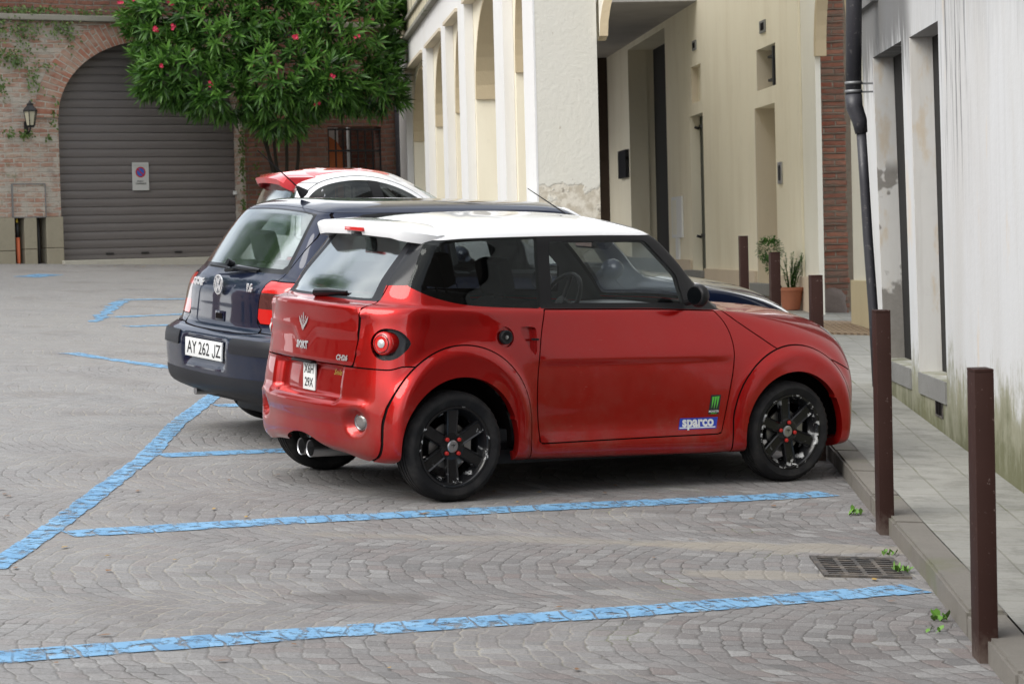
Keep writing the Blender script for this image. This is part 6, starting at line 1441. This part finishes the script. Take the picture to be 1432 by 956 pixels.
# ------------------------------------------------------------------ oleander
def leaf_mat(name, a, b_, ro=.42):
    m = mat(name, a, ro, 0, 0, .5); n = N(m); p = n.geo(); n.set(col=n.mix(n.noise(p, 3.5, 3), a, b_)); m.node_tree.nodes['Principled BSDF'].inputs['Subsurface Weight'].default_value = 0
    t = m.node_tree; tr = n.new('ShaderNodeBsdfTranslucent'); tr.inputs[0].default_value = (b_[0] * 1.3, b_[1] * 1.4, b_[2], 1); mx_ = n.new('ShaderNodeMixShader'); mx_.inputs[0].default_value = .22
    t.links.new(n.b.outputs[0], mx_.inputs[1]); t.links.new(tr.outputs[0], mx_.inputs[2]); t.links.new(mx_.outputs[0], n.out.inputs[0]); return m
LM = [leaf_mat('oleander_leaf_dark', (.018, .055, .012), (.030, .085, .016)), leaf_mat('oleander_leaf_mid', (.045, .125, .022), (.070, .175, .032)), leaf_mat('oleander_leaf_light', (.10, .24, .04), (.16, .33, .065)), leaf_mat('faded_bloom', (.16, .05, .03), (.20, .08, .04))]
M_BARK = stone_mat('grey_green_bark', (.034, .028, .019), (.020, .017, .012), 8, .6)
def leaf(bm, o, d, up, L, w, mi, droop=.25):
    s = d.cross(up).normalized(); prev = None
    for t, ww in ((0, .25), (.3, .95), (.65, .85), (1, .04)):
        c = o + d * (L * t) - Vector((0, 0, droop * L * t * t)); n_ = s.cross(d).normalized() * (w * ww * .35)
        q = (bm.verts.new(c - s * w * ww + n_), bm.verts.new(c), bm.verts.new(c + s * w * ww + n_))
        if prev:
            for i in range(2): f = bm.faces.new((prev[i], prev[i + 1], q[i + 1], q[i])); f.material_index = mi; f.smooth = True
        prev = q
def shoot(bm, rnd, tip, d, tone, L=.165, w=.0185):
    side = d.orthogonal().normalized()
    for lv in range(rnd.choice((3, 4, 5))):
        o = tip - d * (.03 * lv) ; a0 = rnd.uniform(0, 6.28); k = rnd.choice((3, 3, 4))
        for j in range(k):
            a = a0 + 2 * pi * j / k + rnd.uniform(-.25, .25); r = Matrix.Rotation(a, 3, d) @ side
            open_ = .45 + .26 * lv + rnd.uniform(-.12, .18); dd = (d * cos(open_) + r * sin(open_)).normalized()
            leaf(bm, o, dd, d if abs(dd.dot(d)) < .98 else side, L * rnd.uniform(.75, 1.15), w * rnd.uniform(.8, 1.15), min(2, max(0, tone + rnd.choice((-1, 0, 0, 0, 1)))), rnd.uniform(.0, .22))
ol = empty('oleander_tree', (-3.45, 37.55, zg(-3.45, 37.55))); tag(ol, 'spreading oleander tree with dark narrow leaves and pink flowers before the brick wall', 'tree')
rnd = random.Random(11)
blobs = [((-4.95, 36.5, 4.35), (.55, .6, .36)), ((-2.75, 36.4, 4.12), (.60, .6, .32)), ((-1.95, 36.7, 4.10), (.42, .5, .34)), ((-4.3, 36.4, 4.05), (.6, .6, .28)), ((-4.85, 36.6, 5.40), (.80, .85, .75)), ((-4.75, 36.6, 4.55), (.75, .8, .62)), ((-4.2, 36.5, 4.15), (.65, .7, .42)), ((-4.1, 36.6, 5.2), (.95, .95, .95)), ((-3.3, 36.4, 4.45), (.85, .8, .75)), ((-3.35, 36.7, 5.5), (1.0, 1.0, .9)), ((-2.6, 36.5, 4.35), (.70, .75, .52)), ((-2.45, 36.7, 5.2), (.88, .9, .9)), ((-2.0, 36.8, 4.55), (.42, .6, .52)), ((-3.4, 36.6, 3.75), (.45, .45, .30)), ((-1.95, 36.9, 5.35), (.45, .5, .55))]
bl = []
for (cx, cy, cz), (rx, ry, rz) in blobs: bl.append((Vector((cx, cy, cz)), Vector((rx, ry, rz)), rx * ry + ry * rz + rx * rz))
fol = B(); tot = sum(q[2] for q in bl); NSH = 1500
def inside(p, skip=None):
    for i, (c, r, _) in enumerate(bl):
        if i == skip: continue
        d = p - c
        if (d.x / r.x) ** 2 + (d.y / r.y) ** 2 + (d.z / r.z) ** 2 < .72: return True
    return False
cnt = 0; tries = 0
while cnt < NSH and tries < 40000:
    tries += 1; x = rnd.random() * tot; i = 0
    while x > bl[i][2]: x -= bl[i][2]; i += 1
    c, r, _ = bl[i]; th = rnd.uniform(0, 2 * pi); u_ = rnd.uniform(-1, 1); sq = sqrt(1 - u_ * u_); dr = Vector((sq * cos(th), sq * sin(th), u_))
    if dr.y > .35: continue
    k = rnd.uniform(.72, 1.13) ; p = Vector((c.x + r.x * dr.x * k, c.y + r.y * dr.y * k, c.z + r.z * dr.z * k))
    if inside(p, i): continue
    n_ = Vector((dr.x / r.x, dr.y / r.y, dr.z / r.z)).normalized(); d = (n_ * .8 + Vector((0, 0, .45 if n_.z > -.5 else .05)) + Vector((rnd.uniform(-.35, .35), rnd.uniform(-.35, .35), rnd.uniform(-.3, .3)))).normalized()
    tone = 0 if k < .86 else (1 if rnd.random() < .45 else (2 if n_.z > -.2 or rnd.random() < .3 else 1))
    shoot(fol, rnd, p, d, tone, L=rnd.uniform(.17, .24)); cnt += 1
mev = obj('crown', fol, LM, ol); mev.matrix_parent_inverse = Matrix.Translation(-ol.location)
b = B(); base = Vector((-3.45, 37.55, zg(-3.45, 37.55)))
for k, (cx, cy, cz) in enumerate([(-3.85, 36.9, 4.6), (-3.6, 36.8, 4.6), (-3.35, 36.9, 4.4), (-3.1, 36.9, 4.4), (-4.05, 36.95, 4.3)]):
    e_ = Vector((cx, cy + .15, cz)); s_ = base + Vector((rnd.uniform(-.12, .12), rnd.uniform(-.1, .1), 0)); kn = s_.lerp(e_, .45) + Vector((rnd.uniform(-.12, .12), .05, .30))
    P_ = [s_, s_.lerp(kn, .5) + Vector((rnd.uniform(-.04, .04), 0, .1)), kn, kn.lerp(e_, .5) + Vector((0, 0, .08)), e_]; tube(b, P_, [.050, .036, .026, .018, .010], 8)
o = obj('trunk', b, M_BARK, ol); o.matrix_parent_inverse = Matrix.Translation(-ol.location)
M_PETAL = mat('pink_petal', (.62, .025, .09), .55)
fl = [(265, 18), (195, 12), (268, 52), (244, 54), (217, 10), (250, 106), (262, 108), (313, 27), (424, 71), (435, 72), (388, 112), (518, 72), (482, 122), (484, 128), (476, 126), (317, 132), (424, 118), (461, 165), (518, 0), (190, 8), (457, 0), (344, 4), (418, 30)]
def pix(px, py, Y):
    d = _m @ Vector(((px - 716) / 3400, (py - 478) / 3400, 1)); return Vector((0, 0, 1.71)) + d * (Y / d.y)
for (px_, py_) in fl[:6] + fl[7::2]:
    cpos = Vector((-3.4 + (px_ - 403) * .01075, 35.70 + rnd.uniform(-.05, .25), 5.56 - py_ * .01045)); b = B()
    for q in range(rnd.choice((3, 5, 7))):
        o_ = cpos + Vector((rnd.uniform(-.035, .035), rnd.uniform(-.03, .02), rnd.uniform(-.03, .03)))
        for j in range(5):
            a = j * 2 * pi / 5 + q; d = Vector((cos(a), -.45, sin(a))).normalized(); leaf(b, o_, d, Vector((0, -1, 0)), .030, .013, 0, .1)
    o = obj('flower_cluster', b, M_PETAL, ol); o.matrix_parent_inverse = Matrix.Translation(-ol.location)

# ------------------------------------------------------------------ ivy and moss on the left wall
b = B(); rnd = random.Random(3); LI = [leaf_mat('ivy_leaf', (.05, .10, .02), (.09, .15, .03)), leaf_mat('ivy_leaf_light', (.11, .17, .04), (.14, .20, .05))]
for (s0, z_, sw, sh, n_) in [(-.85, 5.10, .20, .22, 90), (-.45, 5.05, .30, .25, 130), (.10, 5.12, .30, .20, 80), (-.9, 4.72, .16, .16, 60), (-.62, 4.65, .20, .14, 90), (-.55, 5.36, .5, .06, 110), (.6, 5.34, .4, .05, 40), (-.35, 4.30, .12, .20, 45), (-.85, 4.20, .10, .15, 35), (-.05, 3.75, .07, .22, 25), (-.5, 3.52, .12, .06, 40), (-.15, 3.50, .04, .06, 12), (-.75, 3.55, .1, .08, 20), (.25, 4.98, .05, .35, 22), (2.98, 3.2, .05, .7, 120), (2.98, 2.2, .04, .5, 50), (-.30, 4.55, .3, .08, 30), (-.1, 5.4, .8, .03, 60), (3.3, 2.9, .3, .5, 60)]:
    for k in range(n_):
        x = s0 + rnd.gauss(0, sw * .5); z = z_ + rnd.gauss(0, sh * .5); a = rnd.uniform(0, 6.28); el = rnd.uniform(-.6, .4); d = Vector((cos(a), -abs(sin(el)) - .3, sin(a) * .8 - .3)).normalized()
        leaf(b, Vector((x, -.03 - rnd.random() * .06, z)), d, Vector((0, -1, .2)), rnd.uniform(.03, .06), .016, rnd.choice((0, 0, 1)))
o = obj('wall_ivy', b, LI); o.matrix_world = GW; tag(o, 'small ivy tufts and moss growing in the brick joints', 'ivy', kind='stuff')

b = B(); rnd = random.Random(21); LF = [mat('fallen_leaf_brown', (.20, .10, .04), .8), mat('fallen_leaf_yellow', (.42, .26, .05), .8)]
for k in range(150):
    if k < 90: t = rnd.random(); x = -6.6 + 3.6 * t + rnd.gauss(0, .12); y = 35.9 + 1.75 * t + rnd.gauss(0, .18)
    else: x = rnd.uniform(-3.5, 1.6); y = rnd.uniform(8.0, 13.0)
    a = rnd.uniform(0, 6.28); sz = rnd.uniform(.012, .03) if k > 89 else rnd.uniform(.02, .05); vs = [b.verts.new((x + sz * cos(a + q) * w_, y + sz * sin(a + q) * w_, zg(x, y) + .007 + rnd.random() * .004)) for q, w_ in ((0, 1), (1.57, .45), (3.14, 1), (4.71, .45))]
    f = b.faces.new(vs); f.material_index = rnd.choice((0, 0, 1))
tag(obj('fallen_leaves', b, LF), 'small dry leaves scattered on the cobbles and by the garage threshold', 'fallen leaves', kind='stuff')

# ------------------------------------------------------------------ potted plant
ppx, ppy = 3.226, 28.0; ppz = zg(ppx, ppy) + KH
pt = empty('potted_plant', (ppx, ppy, ppz)); tag(pt, 'terracotta pot with a clipped round shrub and thin twiggy plant by the cream wall', 'potted plant')
M_TERRA = stone_mat('terracotta', (.40, .15, .08), (.32, .11, .06), 5, .2)
R90 = Matrix.Rotation(radians(90), 4, 'X')
b = B(); lathe(b, [(.001, 0), (.100, 0), (.135, .20), (.137, .205), (.137, .215), (.150, .217), (.152, .255), (.140, .257), (.132, .22), (.001, .21)], 36, R90); obj('pot', fix(b), M_TERRA, pt, True, 40)
rnd = random.Random(9); b = B()
for k in range(900):
    dr = Vector((rnd.gauss(0, 1), rnd.gauss(0, 1), rnd.gauss(0, 1))).normalized(); c = Vector((-.235, .02, .70)) if k < 720 else Vector((-.21, .0, .50)); rr_ = (.145 if k < 720 else .08) * rnd.uniform(.6, 1.08)
    leaf(b, c + dr * rr_, (dr + Vector((rnd.uniform(-.5, .5), rnd.uniform(-.5, .5), rnd.uniform(-.2, .6)))).normalized(), Vector((0, 0, 1)) if abs(dr.z) < .9 else Vector((1, 0, 0)), .032, .011, rnd.choice((0, 1, 1)))
obj('round_shrub', b, LM, pt)
b = B()
for k in range(20):
    t = Vector((rnd.uniform(-.12, .17), rnd.uniform(-.08, .08), rnd.uniform(.42, .68))); mdp = t * .5 + Vector((rnd.uniform(-.03, .03), 0, .12)); tube(b, [(t.x * .2, 0, .2), mdp, t], [.005, .004, .002], 5)
    for j in range(46):
        q = Vector((t.x * .2, 0, .2)).lerp(mdp, rnd.random()) if rnd.random() < .4 else mdp.lerp(t, rnd.random()); a = rnd.uniform(0, 6.28); leaf(b, q, Vector((cos(a), sin(a), .5)).normalized(), Vector((0, 0, 1)), .032, .010, rnd.choice((1, 1, 2)))
obj('twiggy_plant', b, LM, pt)
b = B(); tube(b, [(-.08, 0, .2), (-.20, .01, .45), (-.235, .02, .62)], .008, 6); obj('stem', b, M_BARK, pt)

# ------------------------------------------------------------------ across the square, outside the picture to the left: what the glass and paint reflect
def far_tree(x, y, h, seed, lab):
    r = random.Random(seed); z = zg(x, y); t = empty('street_tree', (x, y, z)); tag(t, lab, 'tree', 'trees across the square'); b = B(); tube(b, [(0, 0, 0), (.1, .05, h * .3), (0, 0, h * .55)], [.22, .17, .10], 10)
    for k in range(5): a = k * 1.3; tube(b, [(0, 0, h * .35), (cos(a) * h * .14, sin(a) * h * .14, h * .55), (cos(a) * h * .24, sin(a) * h * .24, h * .75)], [.10, .06, .03], 6)
    obj('trunk', b, M_BARK, t); b = B()
    for k in range(2600):
        cl = Vector((r.gauss(0, 1), r.gauss(0, 1), r.gauss(0, 1))).normalized(); rad = r.uniform(.45, 1.0); p_ = Vector((cl.x * h * .30 * rad, cl.y * h * .30 * rad, h * .68 + cl.z * h * .32 * rad)) + Vector((r.gauss(0, .2), r.gauss(0, .2), r.gauss(0, .2)))
        a = r.uniform(0, 6.28); leaf(b, p_, Vector((cos(a), sin(a), r.uniform(-.6, .4))).normalized(), Vector((.1, 0, 1)), .42, .13, r.choice((0, 1, 1, 2)))
    obj('crown', b, LM, t)
far_tree(-14.8, 26, 12, 1, 'tall leafy tree at the far left of the square'); far_tree(-20, 15.5, 11, 2, 'broad leafy tree standing left of the square'); far_tree(-23, 5, 9, 3, 'leafy tree near the left corner of the square')
fb = empty('square_house', (-34, 12, 0)); tag(fb, 'long reddish house across the square', 'building')
b = B(); box(b, -3, 3, -18, 22, 0, 9.5); child('wall', b, plaster('reddish_plaster', (.36, .20, .15), (.30, .16, .12), .4)[0], fb)
b = B(); prism(b, [(-3.4, 9.5), (0, 11.3), (3.4, 9.5)], [], -18.4, 22.4, Pxz); child('roof', b, M_TERRA, fb)
for k in range(9):
    for z in (1.2, 4.2, 7.0): b = B(); box(b, 2.95, 3.03, -16 + k * 4.2, -14.8 + k * 4.2, z, z + 1.7); child('window', b, M_GLOSSBLK, fb)
# ------------------------------------------------------------------ lettering, badges and stickers of the red car
R3 = Matrix(((0, 0, -1, 0), (-1, 0, 0, 0), (0, 1, 0, 0), (0, 0, 0, 1)))     # text plane facing the rear
RS = Matrix(((1, 0, 0, 0), (0, 0, -1, 0), (0, 1, 0, 0), (0, 0, 0, 1)))      # text plane facing the right side
from mathutils.bvhtree import BVHTree
_bvh = BVHTree.FromBMesh(red_bm)
def drape(o, axis, off):
    """lay a flat mesh onto the body skin along an axis"""
    d = Vector(axis)
    for v in o.data.vertices:
        h = _bvh.ray_cast(v.co - d * .5, d, 1.0)
        if h[0] is not None: v.co = h[0] - d * off + (d * 0)
    return o
def quadgrid(name, x0, x1, z0, z1, m, parent, nx=10, nz=6, shear=0.0, axis='side', off=.0012):
    b = B(); g_ = [[b.verts.new(((x0 + (x1 - x0) * i / nx + shear * (j / nz)), -.8, z0 + (z1 - z0) * j / nz) if axis == 'side' else (-.7, x0 + (x1 - x0) * i / nx, z0 + (z1 - z0) * j / nz)) for j in range(nz + 1)] for i in range(nx + 1)]
    for i in range(nx):
        for j in range(nz): b.faces.new((g_[i][j], g_[i + 1][j], g_[i + 1][j + 1], g_[i][j + 1]))
    o = obj(name, b, m, parent); return drape(o, (0, 1, 0) if axis == 'side' else (1, 0, 0), off)
st = quadgrid('blue_sticker', 1.395, 1.640, .312, .372, M_BLUEV, red, 12, 5, .012)
o = text_obj('sticker_lettering', 'sparco', .074, M_WHITEV, Matrix.Translation((1.522, -.8, .350)) @ RS, st, .0028, 0, 1.02); drape(o, (0, 1, 0), .0022)
o = quadgrid('white_bar', 1.402, 1.634, .3175, .3235, M_WHITEV, st, 12, 1, 0, off=.0022)
s2 = quadgrid('black_sticker', 1.588, 1.655, .388, .492, M_INK, red, 5, 6, .016)
for k in range(3):
    b = B(); x = 1.616 + k * .0165; zt = .482; zb_ = .418 + (.006 if k == 1 else -.002 * k) - (.012 if k == 1 else 0)
    pts = [(x - .007, zt + .001 * k), (x + .008, zt + .001 * k), (x + .0035, zt - .008), (x + .001, zt - .03), (x + .0035, zt - .04), (x - .002, zb_), (x - .0035, zt - .035), (x - .0015, zt - .02), (x - .0035, zt - .008)]
    b.faces.new([b.verts.new((a - .003 + .14 * (q - .44), -.8, q)) for a, q in pts]); bmesh.ops.triangulate(b, faces=b.faces[:]); o = obj('green_claw', b, M_GREENV, s2); drape(o, (0, 1, 0), .0022)
o = text_obj('sticker_lettering', 'MONSTER', .0145, M_WHITEV, Matrix.Translation((1.624, -.8, .403)) @ RS, s2, .0004); drape(o, (0, 1, 0), .0022)
o = text_obj('sticker_lettering', 'ENERGY', .010, M_GREENV, Matrix.Translation((1.624, -.8, .393)) @ RS, s2, .0002); drape(o, (0, 1, 0), .0022)
# tailgate
def badge(name, body, size, y, z, m=M_CHROME, bold=.002, sx=1, shear=0):
    o = text_obj(name, body, size, m, Matrix.Translation((-.7, y, z)) @ R3, red, bold, 0, sx, shear); drape(o, (1, 0, 0), .004); return o
badge('badge_lettering', 'SPORT', .052, .010, .745, bold=.0032, sx=.80, shear=.2)
badge('badge_lettering', 'CH26', .036, -.365, .705, bold=.0022, shear=.15)
o = badge('gold_signature', 'Smile', .038, -.270, .622, mat('gold_vinyl', (.42, .30, .06), .4, .3), .0002, .8, .25)
# plate
b = B(); T = Matrix.Translation((-.446, -.010, .585)) @ R3
box(b, -.066, .066, -.073, .073, -.004, .006, T, bev=.003); pl = put_part(b, 'number_plate', M_PLATE, red)
text_obj('plate_lettering', 'X6H', .064, M_INK, T @ Matrix.Translation((0, .033, .0068)), pl, .0012, sx=.84); text_obj('plate_lettering', '29X', .064, M_INK, T @ Matrix.Translation((0, -.035, .0068)), pl, .0012, sx=.84)
b = B(); box(b, -.49, -.44, -.10, .12, .655, .668, bev=.003); put_part(b, 'plate_lamp', M_SATBLK, red)
b = B(); box(b, -.462, -.44, -.32, .32, .484, .492); put_part(b, 'recess_gap', M_SEAM, red)
# winged emblem
b = B(); zc = .858
def pg(pts, t=.006):
    vs = [b.verts.new((-.7, y, zc + z)) for y, z in pts]; b.faces.new(vs)
pg([(0, -.040), (.040, .005), (.050, .036), (.034, .020), (.012, -.004), (0, -.014), (-.012, -.004), (-.034, .020), (-.050, .036), (-.040, .005)])
pg([(-.0045, -.008), (.0045, -.008), (.0035, .052), (-.0035, .052)]); pg([(.010, .002), (.018, .008), (.026, .038), (.020, .036)]); pg([(-.010, .002), (-.018, .008), (-.026, .038), (-.020, .036)])
bmesh.ops.triangulate(b, faces=b.faces[:]); o = obj('winged_emblem', b, M_CHROME, red); drape(o, (1, 0, 0), .005)
red_bm.free()
